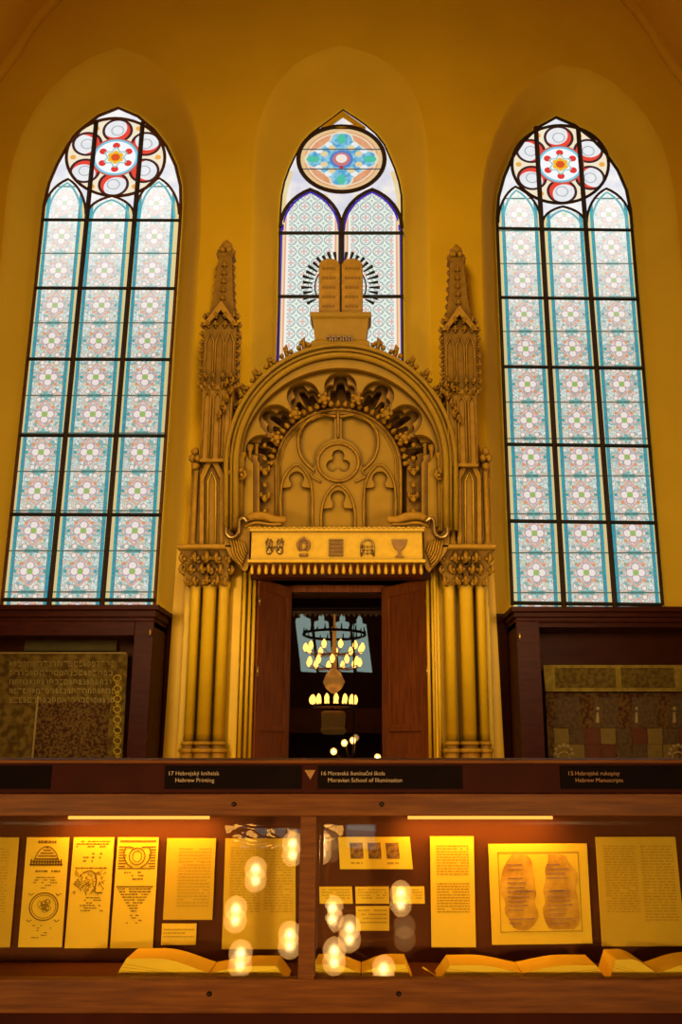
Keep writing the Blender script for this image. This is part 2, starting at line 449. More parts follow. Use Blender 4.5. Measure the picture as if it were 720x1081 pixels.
# windows ---------------------------------------------------------------------
def win_glass(d, m, Y, parent, name='stained_glass', loc=(0, 0, 0)):
    bm = bmesh.new(); plate(bm, [tuple(p) for p in d[0]+d[1][1:]], [], Y, .006); return obj(name, bm, m, parent, loc)
def lancet(pl, pr, top, apex, bot, Y, m, parent):
    """pane between pixel edges given at y=top and y=bot; pointed head rising to apex"""
    (xl0, xl1), (xr0, xr1) = pl, pr
    pts = [(xl1, bot), (xl0, top)]
    if apex:
        ax, ay = apex
        n = 8
        for i in range(1, n): f = i/n; pts.append((xl0+(ax-xl0)*(1-math.cos(f*PI/2.7))/(1-math.cos(PI/2.7)), top+(ay-top)*math.sin(f*PI/2.7)/math.sin(PI/2.7)))
        pts.append((ax, ay))
        for i in range(n-1, 0, -1): f = i/n; pts.append((xr0+(ax-xr0)*(1-math.cos(f*PI/2.7))/(1-math.cos(PI/2.7)), top+(ay-top)*math.sin(f*PI/2.7)/math.sin(PI/2.7)))
    pts += [(xr0, top), (xr1, bot)]
    bm = bmesh.new(); plate(bm, pts, [], Y, .004)
    c = P((xl1+xr1)/2, bot, Y); c.x = (P(xl0, top, Y).x+P(xr0, top, Y).x+P(xl1, bot, Y).x+P(xr1, bot, Y).x)/4
    return obj('lancet_pane', bm, m, parent, loc=c), pts
def px_tube(bm, pts, Y, r, seg=6, closed=False):
    return tube(bm, [P(a, b, Y) for a, b in pts], r, seg, closed)
zf = Z(400, YG)
M['cyan_glass'] = mat_head('cyan_glass', (.10, .45, .55), (.25, .62, .62), .85)
def side_window(n, mull, bars, heads, rose, xl, xr, lead):
    w = thing('window_%d' % n, None, None, P((xl[1]+xr[1])/2, 641, YG), kind='structure')
    win_glass(wins[n], mat_head('glass_head_%d' % n, (.80, .80, .88), (1, .97, .93)), YG, w, 'head_glass')
    edges = [xl] + mull + [xr]
    ytop, ybot = bars[0], 641
    L = []
    for i in range(3):
        a, b = edges[i], edges[i+1]
        wd = X(b[0], ytop, YG-.01)-X(a[0], ytop, YG-.01)
        zb = 0.0
        zz = P(0, ybot, YG).z
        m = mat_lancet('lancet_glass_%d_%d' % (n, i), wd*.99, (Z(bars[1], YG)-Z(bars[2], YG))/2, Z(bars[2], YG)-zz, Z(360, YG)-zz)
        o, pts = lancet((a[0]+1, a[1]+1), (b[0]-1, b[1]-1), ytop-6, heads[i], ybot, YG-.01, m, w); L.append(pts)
        c0 = (a[0]+b[0])/2; bm = bmesh.new()
        px_tube(bm, [(c0+(x-c0)*.80, y+4) for x, y in pts[1:-1]], YG-.016, .013, 4)
        obj('teal_border', bm, M['cyan_glass'], w)
    cx, cy, rx, ry = rose
    rxm = HW(rx, cy, YG); rzm = (Z(cy-ry, YG)-Z(cy+ry, YG))/2
    bm = bmesh.new(); plate(bm, el(cx, cy, rx, ry, n=48), [], YG-.014, .004)
    obj('rose_pane', bm, mat_rose('rose_glass_%d' % n, rxm, rzm), w, loc=P(cx, cy, YG-.014))
    # stone tracery: ring, lancet heads, outer frame
    bm = bmesh.new()
    px_tube(bm, el(cx, cy, rx, ry, n=48), YG-.03, .020, 6, True)
    for p in L: px_tube(bm, p[1:-1], YG-.03, .016, 6)
    px_tube(bm, wins[n][0]+wins[n][1][1:], YG-.02, .020, 6)
    obj('tracery', bm, lead, w)
    for j, e in enumerate(mull):
        y0 = mull_top[n][j]
        x0 = e[0]+(e[1]-e[0])*(y0-ytop)/(ybot-ytop)
        bm = bmesh.new(); tube(bm, [P(x0, y0, YG-.05), P(e[1], ybot, YG-.05)], .030, 4)
        obj('mullion', bm, 'lead', w)
    for y in bars:
        f = (y-ytop)/(ybot-ytop)
        bm = bmesh.new(); tube(bm, [P(xl[0]+(xl[1]-xl[0])*f, y, YG-.045), P(xr[0]+(xr[1]-xr[0])*f, y+ (2 if n == 3 else .6), YG-.045)], .022, 4)
        obj('glazing_bar', bm, 'bar_green', w)
    # pointed stone above the rose
    return w
mull_top = {1: [129, 129], 3: [134, 135]}
side_window(1, [(91.5, 51.5), (142, 107.5)], [232, 304, 379, 459.5, 543, 633], [(72, 189), (118, 207), (168, 188)], (122, 166, 52, 41), (45, 1.5), (190, 163), 'lead_red')
side_window(3, [(572, 595.5), (618.5, 649.5)], [241, 314, 387, 469, 550, 636.5], [(544, 197), (594, 218), (640, 199)], (591.5, 173.5, 51, 41), (525, 541), (667.5, 699.5), 'lead')
w2 = thing('window_2', None, None, P(360, 450, YG), kind='structure')
win_glass(wins[2], mat_head('glass_head_2', (.72, .72, .85), (1, .93, .85), .95), YG, w2, 'head_glass')
bm = bmesh.new()
for p in (wins[2][0], wins[2][1]):
    px_tube(bm, [(360+(a-360)*.955, b+3) for a, b in p if 168 < b < 240], YG-.015, .026, 4)
px_tube(bm, [(343, 206), (360, 231), (378, 206)], YG-.015, .026, 4)
obj('amber_border', bm, mat_head('amber_glass', (.95, .66, .28), (.95, .80, .45), .9), w2)
LP = []
for a, b, ap in (((296, 289), (360, 359.5), (327.5, 200)), ((361, 359.5), (424, 427), (393, 200))):
    wd = X(b[0], 246, YG)-X(a[0], 246, YG)
    o, pts = lancet(a, b, 240, ap, 450, YG-.01, mat_lattice('lattice_glass', wd, .155), w2); LP.append(pts)
    bm = bmesh.new(); c0 = ((a[0]+b[0])/2)
    px_tube(bm, [(c0+(x-c0)*.93, y+3) for x, y in pts[1:-1]], YG-.02, .014, 4)
    obj('blue_border', bm, mat_head('cobalt_glass', (.05, .02, .42), (.10, .06, .55), .8), w2)
rx, ry, cx, cy = 45.5, 34.5, 360.5, 168
bm = bmesh.new(); plate(bm, el(cx, cy, rx, ry, n=48), [], YG-.016, .004)
obj('rose_pane', bm, mat_rose_mid('rose_glass_2', HW(rx, cy, YG), (Z(cy-ry, YG)-Z(cy+ry, YG))/2), w2, loc=P(cx, cy, YG-.016))
bm = bmesh.new(); px_tube(bm, el(cx, cy, rx, ry, n=48), YG-.04, .028, 6, True)
for p in LP: px_tube(bm, p[1:-1], YG-.035, .024, 6)
px_tube(bm, wins[2][0]+wins[2][1][1:], YG-.02, .012, 6)
obj('tracery', bm, 'lead', w2)
bm = bmesh.new(); tube(bm, [P(360.5, 236, YG-.05), P(359.5, 450, YG-.05)], .032, 4); obj('mullion', bm, 'lead', w2)
for y in (246, 313, 384):
    bm = bmesh.new(); tube(bm, [P(294, y, YG-.045), P(426, y, YG-.045)], .024, 4); obj('glazing_bar', bm, 'bar_green', w2)
bm = bmesh.new(); plate(bm, [(339, 134), (362, 117), (386, 134)], [[(348, 131.5), (362, 121.5), (377, 131.5)]], YG-.06, .05)
obj('gable_stone', bm, 'plaster', w2)
# vault, side walls, floor, rear --------------------------------------------------
arch = [(-4.95, 0), (-4.95, P(-30, 150, YW).z)] + [(P(a, b, YW).x, P(a, b, YW).z) for a, b in ((0, 86), (50, 0))]
zc, zb = arch[-1][1], arch[-2][1]
arch += [(-2.5, 11.8), (-1.2, 13.1), (0, 13.8)]
right = [(4.95, 0), (4.95, P(750, 150, YW).z), (P(720, 90, YW).x, P(720, 90, YW).z), (P(668, 0, YW).x, P(668, 0, YW).z), (2.7, 11.7), (1.3, 13.1)]
L3 = resamp(smoothpts(arch[1:], 2), 24); R3 = resamp(smoothpts(right[1:]+[(0, 13.8)], 2), 24)
sec = L3 + R3[::-1][1:]
bm = bmesh.new(); YB = -9.6
r0 = [bm.verts.new((x, YW, z)) for x, z in sec]; r1 = [bm.verts.new((x, YB, z)) for x, z in sec]
for i in range(len(sec)-1): bm.faces.new((r0[i], r0[i+1], r1[i+1], r1[i]))
obj('ceiling', bm, 'vault', kind='structure', smooth=True)
bm = bmesh.new(); pt = [Vector((x, YW-.03, z)) for x, z in sec]
tube(bm, pt, .075, 8); tube(bm, [Vector((x*1.03, YW-.22, z*1.006)) for x, z in sec], .06, 8)
obj('trim_4', bm, 'vault', kind='structure', smooth=True)
obj('wall_left', B(-5.05, -4.95, YB, YW, 0, arch[1][1]+.1), 'plaster', kind='structure')
obj('wall_right', B(4.95, 5.05, YB, YW, 0, right[1][1]+.1), 'plaster', kind='structure')
obj('floor', B(-5.05, 5.05, YB, 10.7, -.05, 0), 'floor', kind='structure')
# rear wall with gallery and leaded windows (seen mirrored in the ark's glass)
YM = 9.98
AT = math.radians(1.2); an = Vector((0, -math.cos(AT), math.sin(AT))); a0_ = Vector((0, YM, Z(815, YM)))
def MR(px, py, Yt):
    d = (P(px, py, 1)-CAM).normalized(); h = CAM+d*((a0_-CAM).dot(an)/d.dot(an)); r = d-2*d.dot(an)*an
    return h+r*((Yt-h.y)/r.y)
obj('wall_back', B(-5.05, 5.05, YB-.1, YB, 0, 14.5), 'rear', kind='structure')
rw = thing('window_4', None, None, (0, YB, 4), kind='structure')
for x0, x1, b0, b1, tp in ((312, 328, 318, 334, 645), (331.5, 347, 337, 352, 648), (354, 369, 358, 374, 649), (372, 387, 377, 393, 651)):
    q = (x0+x1)/2
    pts = [(b0, 709), (x0, tp+12), (x0+.5, tp+8), (q-3, tp+7), (q-3, tp+3), (q, tp-3), (q+3, tp+3), (q+3, tp+7), (x1-.5, tp+8), (x1, tp+12), (b1, 710)]
    bm = bmesh.new(); vs = [bm.verts.new((MR(a, b, YB+.03).x, YB+.03, MR(a, b, YB+.03).z)) for a, b in pts]; bm.faces.new(vs)
    obj('leaded_pane', bm, 'rearglass', rw)
g = MR(350, 748, -7.5).z
bm = B(-4.9, 4.9, -7.6, -7.5, g-.55, g); box(bm, -4.9, 4.9, -9.55, -7.55, g-.7, g-.5)
obj('trim_5', bm, basic('gallery_wood', (.16, .05, .015), (.22, .08, .02), .6, 4), kind='structure')
# ------------------------------------------------------------------ THE ARK
ark = thing('torah_ark', 'carved ochre gothic stone ark with open wooden doors between the tall side windows', 'ark', (0, 9.1, 0))
YA = 9.05
zb0 = Z(803, 8.9)
def mirx(px, py, Y):   # mirror of a pixel about the ark axis, world X
    return -X(px, py, Y)
# plinth and backing slab
obj('plinth', B(-1.95, 1.95, 8.65, YW-.01, 0, zb0-.06), 'stone_flat', ark, bevel=.01)
bm = bmesh.new()
plate(bm, [(171, 812), (187, 578), (198, 577), (206, 476), (211, 476), (213, 440), (236, 440)]+el(360, 490, 117, 121, 155, 25, 24, False)+[(484, 440), (505, 440), (507, 476), (511, 476), (517, 577), (520, 578), (533, 812)],
      [[(262, 811), (262, 566), (251, 562)]+el(359.5, 489, 108.5, 112, 180, 0, 40, False)+[(468, 562), (456, 566), (456, 811)]], 9.30, .19)
obj('backing_slab', bm, 'stone_flat', ark)
# arch body plate with cusped opening
ACX, ACY = 359.5, 489
def uni(rbase, lobes, n=140, flat=.95):
    """polar union outline of circles about the arch centre, upper half"""
    out = []
    for i in range(n+1):
        th = PI*i/n; best = rbase; ux, uy = math.cos(th), math.sin(th)
        for la, lr, rad in lobes:
            cx, cy = lr*math.cos(la), lr*math.sin(la)
            bq = ux*cx+uy*cy; disc = bq*bq-(cx*cx+cy*cy-rad*rad)
            if disc > 0: best = max(best, bq+math.sqrt(disc))
        out.append((ACX+best*ux, ACY-best*uy*flat))
    return out
lang = [math.radians(a) for a in (90, 62, 118, 35, 145, 10, 170)]
lobA = [(a, 84, 17.5) for a in lang]
lobB = []
for a in lang:
    lobB += [(a, 92, 7.5), (a-.115, 81, 6.8), (a+.115, 81, 6.8)]
outer = el(360, 490, 122, 126, 0, 180, 48, False)
def ring_plate(rb, lobes, rxo, ryo, Y, dep, m, name, ybot=556):
    o = el(360, 490, rxo, ryo, 0, 180, 48, False); i = uni(rb, lobes)
    pts = o + [(360-rxo, ybot)] + [(i[-1][0], ybot)] + i[::-1] + [(i[0][0], ybot), (360+rxo, ybot)]
    bm = bmesh.new(); plate(bm, pts, [], Y, dep); return obj(name, bm, m, ark)
ring_plate(106, [], 122, 126, 9.00, .30, 'stone_mid', 'arch_rim', 560)
ring_plate(78, lobA, 108, 112, 9.08, .07, 'stone_mid', 'cusped_band')
ring_plate(74, lobB, 106, 110, 9.17, .07, 'stone', 'trefoil_cusps')
lobC = [(a, 86, 4.2) for a in lang]+[(a-.10, 78, 3.6) for a in lang]+[(a+.10, 78, 3.6) for a in lang]
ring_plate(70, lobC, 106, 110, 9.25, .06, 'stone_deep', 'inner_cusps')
for i in range(29):                                     # leafy fringe hugging the tympanum arch
    a = math.radians(4+172*i/28); c = P(357+71*math.cos(a), 494-67.5*math.sin(a), 9.24)
    bm = bmesh.new(); ball(bm, c, .030, (1, 1.1, 1), 2, .2); ball(bm, c+Vector((.022*math.cos(a), -.015, .022*math.sin(a))), .018, (1, 1, 1), 1, .2)
    obj('fringe_leaf', bm, 'stone', ark, smooth=True)
bm = bmesh.new()
for rx, ry, r, dy in ((121, 125.5, .030, -.01), (115.5, 120, .020, -.02), (111, 115, .034, -.03), (106.5, 110.5, .018, .02)):
    px_tube(bm, [(360+rx, 560)]+el(360, 490, rx, ry, 0, 180, 56, False)+[(360-rx, 560)], YA-.04+dy, r, 8)
obj('arch_mouldings', bm, 'stone_mid', ark, smooth=True)
# roll along the cusped edge
bm = bmesh.new(); px_tube(bm, uni(79, [(a, 84, 18.5) for a in lang]), 9.10, .016, 6)
obj('cusp_roll', bm, 'stone_mid', ark, smooth=True)
for i in range(len(lang)):
    pass
srt = sorted(lang)
for a0, a1 in zip(srt, srt[1:]):                        # carved bosses on the cusp tips
    a = (a0+a1)/2; c = P(ACX+73*math.cos(a), ACY-70*math.sin(a), 9.08)
    bm = bmesh.new(); ball(bm, c, .045, (1, .8, 1), 2, .10)
    for k in range(5):
        t_ = 2*PI*k/5; ball(bm, c+Vector((math.cos(t_)*.05, -.01, math.sin(t_)*.05)), .026, (1, .8, 1), 1, .15)
    obj('cusp_boss', bm, 'stone', ark, smooth=True)
# leafy crockets riding the arch
for i in range(17):
    a = math.radians(17+146*i/16)
    if abs(a-PI/2) < .26: continue
    c = P(360+121*math.cos(a), 490-126*math.sin(a), 9.12)
    bm = bmesh.new(); crocket(bm, c, Vector((math.cos(a), -.2, math.sin(a))), .095)
    for k in (-1, 1): ball(bm, c+Vector((.07*math.cos(a+k*.9), -.02, .07*math.sin(a+k*.9))), .034, (1, 1, 1), 1, .2)
    obj('arch_crocket', bm, 'stone', ark, smooth=True)
# tympanum and its blind tracery
bm = bmesh.new(); plate(bm, [(245, 560)]+el(358, 492, 108, 112, 180, 0, 40, False)+[(472, 560)], [], 9.40, .04)
obj('tympanum_ground', bm, 'recess', ark)
typ = [(291, 562), (291, 494)]+el(357, 494, 66, 62, 180, 0, 40, False)[1:-1]+[(423, 494), (423, 562)]
bm = bmesh.new(); plate(bm, typ, [], 9.345, .05); obj('tympanum', bm, 'stone_mid', ark)
def foil_head(cx, yb, hw, yn, cyy, r, xc=None):
    """lancet opening with a round knob head"""
    pts = [(cx-hw, yb), (cx-hw, yn), (cx-r*.75, yn-1)]
    pts += el(cx, cyy, r, r*.95, 225, -45, 14, False)
    pts += [(cx+r*.75, yn-1), (cx+hw, yn), (cx+hw, yb)]
    return pts
tref = []
for k in range(60):
    th = 2*PI*k/60; best = 0
    for a in (PI/2, PI/2+2*PI/3, PI/2-2*PI/3):
        cx, cy = 7*math.cos(a), 7*math.sin(a); ux, uy = math.cos(th), math.sin(th)
        bq = ux*cx+uy*cy; dd = bq*bq-(49-42)
        if dd > 0: best = max(best, bq+math.sqrt(dd))
    best = max(best, 5); tref.append((357+best*math.cos(th), 488-best*math.sin(th)))
kid = smoothpts([(353, 441), (344, 437), (332, 440), (321, 450), (316, 464), (317, 478), (323, 488), (330, 494), (334, 490), (333, 480), (340, 469), (348, 465), (353, 463)], 1)
kid2 = [(714-a, b) for a, b in kid]
bm = bmesh.new()
plate(bm, [(p[0], p[1]) for p in typ], [foil_head(313, 559, 15, 515, 505, 8), foil_head(357, 559, 17, 537, 525, 8), foil_head(401, 559, 15, 515, 505, 8), tref, kid, kid2], 9.30, .045)
obj('blind_tracery', bm, 'stone_mid', ark, bevel=.008)
bm = bmesh.new()
px_tube(bm, typ, 9.295, .020, 8); px_tube(bm, [(296, 562), (296, 494)]+el(357, 494, 61, 57.5, 180, 0, 40, False)+[(418, 562)], 9.30, .012, 6)
px_tube(bm, el(357, 488, 21.5, 20, n=36), 9.29, .016, 6, True)
for cx, ya, yb, hw in ((313, 488, 516, 17), (401, 488, 516, 17), (357, 509, 538, 18)):
    px_tube(bm, smoothpts([(cx-hw, 560), (cx-hw, yb), (cx-hw*.7, ya+12), (cx, ya), (cx+hw*.7, ya+12), (cx+hw, yb), (cx+hw, 560)], 1), 9.29, .013, 6)
px_tube(bm, smoothpts([(357, 433), (357, 462)], 1), 9.29, .014, 6)
for s in (-1, 1):
    px_tube(bm, smoothpts([(357+s*2, 440), (357+s*22, 436), (357+s*41, 452), (357+s*43, 470), (357+s*38, 486), (357+s*25, 497)], 2), 9.29, .015, 6)
    px_tube(bm, smoothpts([(357+s*25, 497), (357+s*30, 503), (357+s*18, 509)], 1), 9.29, .011, 6)
obj('tracery_mouldings', bm, 'stone', ark, smooth=True)
# jamb shafts and leafy hanging ornaments each side of the tympanum
for s in (-1, 1):
    for px, r, y0, Y in ((254, .030, 478, 9.06), (262, .026, 470, 9.14), (269, .024, 466, 9.22), (287, .022, 485, 9.28)):
        bm = bmesh.new(); xx = X(px, 520, Y)*-s if s > 0 else X(px, 520, Y)
        xx = (X(px, 520, Y)+.0) if s < 0 else X(719-px, 520, Y)
        lathe(bm, [(r*1.5, 0), (r*1.5, .03), (r, .05), (r, Z(y0, Y)-Z(562, Y)-.07), (r*1.6, Z(y0, Y)-Z(562, Y)-.04), (r*1.6, Z(y0, Y)-Z(562, Y))], (xx, Y, Z(562, Y)), 10)
        obj('jamb_shaft', bm, 'stone', ark, smooth=True)
    for y in (470, 484, 498, 512, 526, 540):
        c = P(279.5 if s < 0 else 439.5-3, y, 9.20); bm = bmesh.new()
        big = y in (498, 526)
        ball(bm, c, .035 if big else .024, (1, 1, 1.3), 2, .12)
        if big:
            for q in (-1, 1): crocket(bm, c, (q, -.3, 0), .06)
        obj('leaf_knop', bm, 'stone', ark, smooth=True)
# lower flanks: column clusters -------------------------------------------------
def cluster(sg, shafts, cap, strip):
    grp = []
    Yc = 9.02
    col = bpy.data.objects.new('column_cluster', None); col.location = (X(shafts[1][0], 790, Yc), Yc, zb0); link(col, ark)
    zt = Z(617, Yc); zbs = Z(797, Yc)
    bm = bmesh.new(); box(bm, X(strip[0], 700, 9.12), X(strip[1], 700, 9.12), 9.12, 9.32, zb0-.05, Z(578, 9.12))
    obj('pier', bm, 'stone_flat', col, bevel=.015)
    for px, r in shafts:
        rr = HW(r, 700, Yc); xx = X(px, 700, Yc); bm = bmesh.new()
        lathe(bm, [(rr, Z(790, Yc)-.02), (rr, zt-.04), (rr*1.2, zt-.02), (rr*1.2, zt+.03)], (xx, Yc+.02, 0), 20)
        obj('shaft', bm, 'stone_flat', col, smooth=True)
    # moulded base following the three shafts
    bm = bmesh.new()
    for px, r in shafts:
        rr = HW(r, 790, Yc); xx = X(px, 700, Yc)
        z1 = Z(792.5, Yc); z2 = Z(785, Yc)
        lathe(bm, [(rr*1.45, zb0-.06), (rr*1.45, z1-.02), (rr*1.75, z1-.015), (rr*1.85, z1), (rr*1.75, z1+.018), (rr*1.25, z1+.025), (rr*1.22, z2-.02), (rr*1.45, z2-.012), (rr*1.5, z2), (rr*1.4, z2+.015), (rr*1.02, z2+.025)], (xx, Yc+.02, 0), 20)
    obj('base', bm, 'stone', col, smooth=False)
    # capital: bell, leaves and abacus
    xm = X((cap[0]+cap[1])/2, 597, Yc)
    hw0 = (X(cap[3], 617, Yc)-X(cap[2], 617, Yc))/2; hw1 = (X(cap[1], 580, Yc)-X(cap[0], 580, Yc))/2
    z0, z1 = Z(619, Yc), Z(580, Yc)
    bm = bmesh.new()
    finalloft(bm, [(z0, hw0*.9, .12), (z0+.03, hw0*.98, .14), (z0+(z1-z0)*.5, hw0*1.02, .15), (z1-.06, hw1*.86, .19), (z1-.03, hw1*.9, .20)], (xm, Yc+.06))
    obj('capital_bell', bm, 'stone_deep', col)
    bm = bmesh.new(); finalloft(bm, [(z1-.035, hw1*.93, .22), (z1-.02, hw1, .24), (z1+.012, hw1, .24), (z1+.022, hw1*.95, .22)], (xm, Yc+.06)); obj('abacus', bm, 'stone', col, bevel=.006)
    for row, (fz, sc, nn) in enumerate(((.02, .075, 5), (.30, .085, 6), (.58, .095, 5))):
        for k in range(nn):
            f = ((k+.5)/nn*2-1)*(1.0 if row != 1 else 1.06)
            hw = hw0+(hw1-hw0)*fz
            c = Vector((xm+f*hw*.98+random.uniform(-.012, .012), Yc+.06-.13-.05*fz+.05*abs(f), z0+(z1-z0)*fz))
            bm = bmesh.new(); crocket(bm, c, (f*.8+random.uniform(-.3, .3), -1, .15), sc)
            ball(bm, c+Vector((random.uniform(-.03, .03), -.03, .02)), .03, (1, .7, 1.3), 1, .2)
            obj('capital_leaf', bm, 'stone', col, smooth=True)
cluster(-1, [(203, 5.8), (218, 7.8), (233, 5.8)], (189, 251, 197, 243), (191, 253))
cluster(1, [(476, 5.8), (494, 7.8), (509.5, 5.2)], (459, 522, 467, 515), (459, 519))
# door-frame mouldings
for px in (255.5, 261, 266):
    for s in (-1, 1):
        q = px if s < 0 else 719.5-px-.5
        bm = bmesh.new(); Y = 9.12+(px-255)*.006
        lathe(bm, [(.020, zb0-.05), (.020, Z(604, Y))], (X(q, 700, Y), Y, 0), 10)
        obj('door_moulding', bm, 'stone_flat', ark, smooth=True)
# pilasters with gabled niches above the capitals
def pilaster(s):
    m = (lambda x: x) if s < 0 else (lambda x: 719-x)
    p = bpy.data.objects.new('gabled_pilaster', None); p.location = P(m(222), 577, 9.05); link(p, ark)
    bm = bmesh.new(); a, b = sorted((m(200), m(248))); pbox(bm, a, b, 486, 578, 9.075, .24); obj('pier', bm, 'stone', p, bevel=.01)
    bm = bmesh.new(); plate(bm, [(m(210), 579), (m(211), 502), (m(223), 474), (m(237), 502), (m(236), 579)], [[(m(215), 576), (m(215.5), 505), (m(223.5), 488), (m(232), 505), (m(231.5), 576)]], 9.03, .06)
    obj('gable_frame', bm, 'stone', p, bevel=.008)
    bm = bmesh.new(); px_tube(bm, [(m(219), 576), (m(219.5), 508), (m(223.5), 498), (m(228), 508), (m(227.5), 576)], 9.065, .010, 6); obj('niche_roll', bm, 'stone_flat', p, smooth=True)
    for px, y0 in ((205, 494), (241.5, 505)):
        bm = bmesh.new(); zz = Z(y0, 9.04)
        lathe(bm, [(.045, Z(577, 9.04)), (.045, Z(573, 9.04)), (.03, Z(571, 9.04)), (.03, zz), (.05, zz+.02), (.05, zz+.04)], (X(m(px), 535, 9.04), 9.06, 0), 8)
        obj('shaft', bm, 'stone', p, smooth=True)
    bm = bmesh.new()
    for px, y in ((244, 500), (250, 508), (254, 498), (247, 490), (250, 515)): ball(bm, P(m(px), y, 9.02), .042, (1, 1, 1.1), 2, .14)
    crocket(bm, P(m(252), 506, 9.0), (-s, -.3, 0), .09); obj('leaf_knop', bm, 'stone', p, smooth=True)
    bm = bmesh.new()
    for px, y in ((206, 492), (203, 484), (209, 484), (206, 477)): ball(bm, P(m(px), y, 9.02), .042, (1, 1, 1.1), 2, .14)
    obj('leaf_knop', bm, 'stone', p, smooth=True)
pilaster(-1); pilaster(1)
# crocketed pinnacles
def pinnacle(s, ax, ay):
    Yp = 9.14
    x0 = X(ax, ay, Yp)
    o = bpy.data.objects.new('pinnacle', None); o.location = (x0, Yp, Z(478, Yp)); link(o, ark)
    def z(y): return Z(y+(ay-268), Yp)
    def h(w, y): return HW(w, y, Yp)
    bm = bmesh.new()
    finalloft(bm, [(z(492), h(16, 480), .15), (z(418), h(16, 420), .15), (z(416), h(19, 420), .17), (z(412), h(19, 420), .17)], (x0, Yp)); obj('shaft', bm, 'stone', o, bevel=.008)
    bm = bmesh.new()
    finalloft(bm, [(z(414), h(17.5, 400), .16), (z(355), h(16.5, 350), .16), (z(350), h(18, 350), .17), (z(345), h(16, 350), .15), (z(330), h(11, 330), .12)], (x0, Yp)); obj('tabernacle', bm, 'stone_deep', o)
    bm = bmesh.new()
    for q in (-1, 0, 1):                                # arched panels on the face
        cx = x0+q*h(10.5, 380); w = h(4.2, 380)
        tube(bm, [Vector((cx-w, Yp-.165, z(412))), Vector((cx-w, Yp-.165, z(368))), Vector((cx, Yp-.17, z(358))), Vector((cx+w, Yp-.165, z(368))), Vector((cx+w, Yp-.165, z(412)))], .011, 6)
        w2_ = w*.9
        for q2 in (-1, 1):
            tube(bm, [Vector((cx+q2*w2_, Yp-.155, z(488))), Vector((cx+q2*w2_, Yp-.155, z(425))), Vector((cx, Yp-.16, z(419)))], .012, 6)
    obj('blind_panels', bm, 'stone', o, smooth=True)
    bm = bmesh.new()
    plate(bm, [Vector((x0-h(19, 350), 0, z(352))), Vector((x0, 0, z(326))), Vector((x0+h(19, 350), 0, z(352))), Vector((x0+h(13, 350), 0, z(352))), Vector((x0, 0, z(336))), Vector((x0-h(13, 350), 0, z(352)))], [], Yp-.2, .05, world=True)
    obj('gable', bm, 'stone', o, bevel=.006)
    bm = bmesh.new()
    finalloft(bm, [(z(338), h(13, 330), .12), (z(315), h(10, 320), .10), (z(275), h(7, 275), .07), (z(272), h(9.5, 275), .09), (z(269), h(7, 275), .07)], (x0, Yp)); obj('spire', bm, 'stone_deep', o)
    bm = bmesh.new()
    ball(bm, (x0, Yp, z(262)), h(7, 262), (1, 1, 1.1), 2, .1); ball(bm, (x0, Yp, z(256)), h(2.4, 262), (1, 1, 1.4), 2)
    for k in range(6):
        a = PI*k/3; ball(bm, (x0+math.cos(a)*h(6.5, 265), Yp+math.sin(a)*h(6.5, 265), z(267)), h(3.9, 265), (1, 1, 1.2), 1, .15)
    obj('finial', bm, 'stone', o, smooth=True)
    def cro(c, d, sz, nm):
        bm = bmesh.new(); crocket(bm, c, d, sz); ball(bm, Vector(c)+Vector(d).normalized()*sz*.25, sz*.34, (1, 1, 1.2), 1, .2); obj(nm, bm, 'stone', o, smooth=True)
    for y, w in ((282, 7), (291, 7.5), (300, 8.5), (309, 9.5), (318, 10.5), (327, 12)):
        for d in ((-1, 0), (1, 0), (0, -1)):
            cro((x0+d[0]*h(w*.72, y), Yp+d[1]*h(w*.75, y), z(y+4)), (d[0], d[1]-.2, 0), h(5.6, y), 'spire_crocket')
    for y in (339, 348, 357, 366, 375, 384, 393, 402, 411):
        wv = 15.5 if y > 345 else 13
        for q in (-1, 1): cro((x0+q*h(wv, y), Yp-.12, z(y+4)), (q, -.35, 0), h(6.6, y), 'edge_crocket')
        if y in (339, 348, 402, 411):
            for q in (-.8, -.3, .3, .8): cro((x0+q*h(15, y), Yp-.16, z(y+4)), (q*.5, -1, 0), h(5.2, y), 'front_crocket')
    sg = 1 if s < 0 else -1                             # tumbling leaves towards the arch
    for dx, y in ((8, 414), (13, 422), (9, 430), (5, 437), (2, 446), (7, 441), (14, 412)):
        cro((x0+sg*h(dx, y), Yp-.19, z(y)), (sg*.6, -1, 0), h(6, y), 'leaf_spray')
pinnacle(-1, 239, 268); pinnacle(1, 481.5, 273)
# pedestal, tablets and rays -----------------------------------------------------
YT = 9.10
ped = bpy.data.objects.new('tablet_pedestal', None); ped.location = P(359.5, 366, YT); link(ped, ark)
xc = X(359.5, 340, YT)
zz = lambda y: Z(y, YT)
bm = bmesh.new()
finalloft(bm, [(zz(372), HW(33, 365, YT), .13), (zz(361), HW(30.5, 360, YT), .13), (zz(358), HW(27, 355, YT), .11), (zz(337), HW(29.5, 340, YT), .13), (zz(335), HW(31.5, 335, YT), .15), (zz(331.5), HW(32.5, 335, YT), .16), (zz(330.5), HW(31, 330, YT), .15)], (xc, YT+.12))
obj('block', bm, 'stone_mid', ped)
bm = bmesh.new()
for px in (347, 352.5, 358.5, 364, 370):
    z0 = zz(360.5); x0 = X(px, 358, YT); Y0 = YT-.005; u = .020
    box(bm, x0-u, x0+u, Y0-.012, Y0+.02, z0+.045, z0+.055)
    box(bm, x0+u-.010, x0+u, Y0-.012, Y0+.02, z0, z0+.055)
    if px in (352.5, 364, 370): box(bm, x0-u, x0-u+.010, Y0-.012, Y0+.02, z0, z0+.035)
obj('carved_letters', bm, 'gilt_dark', ped)
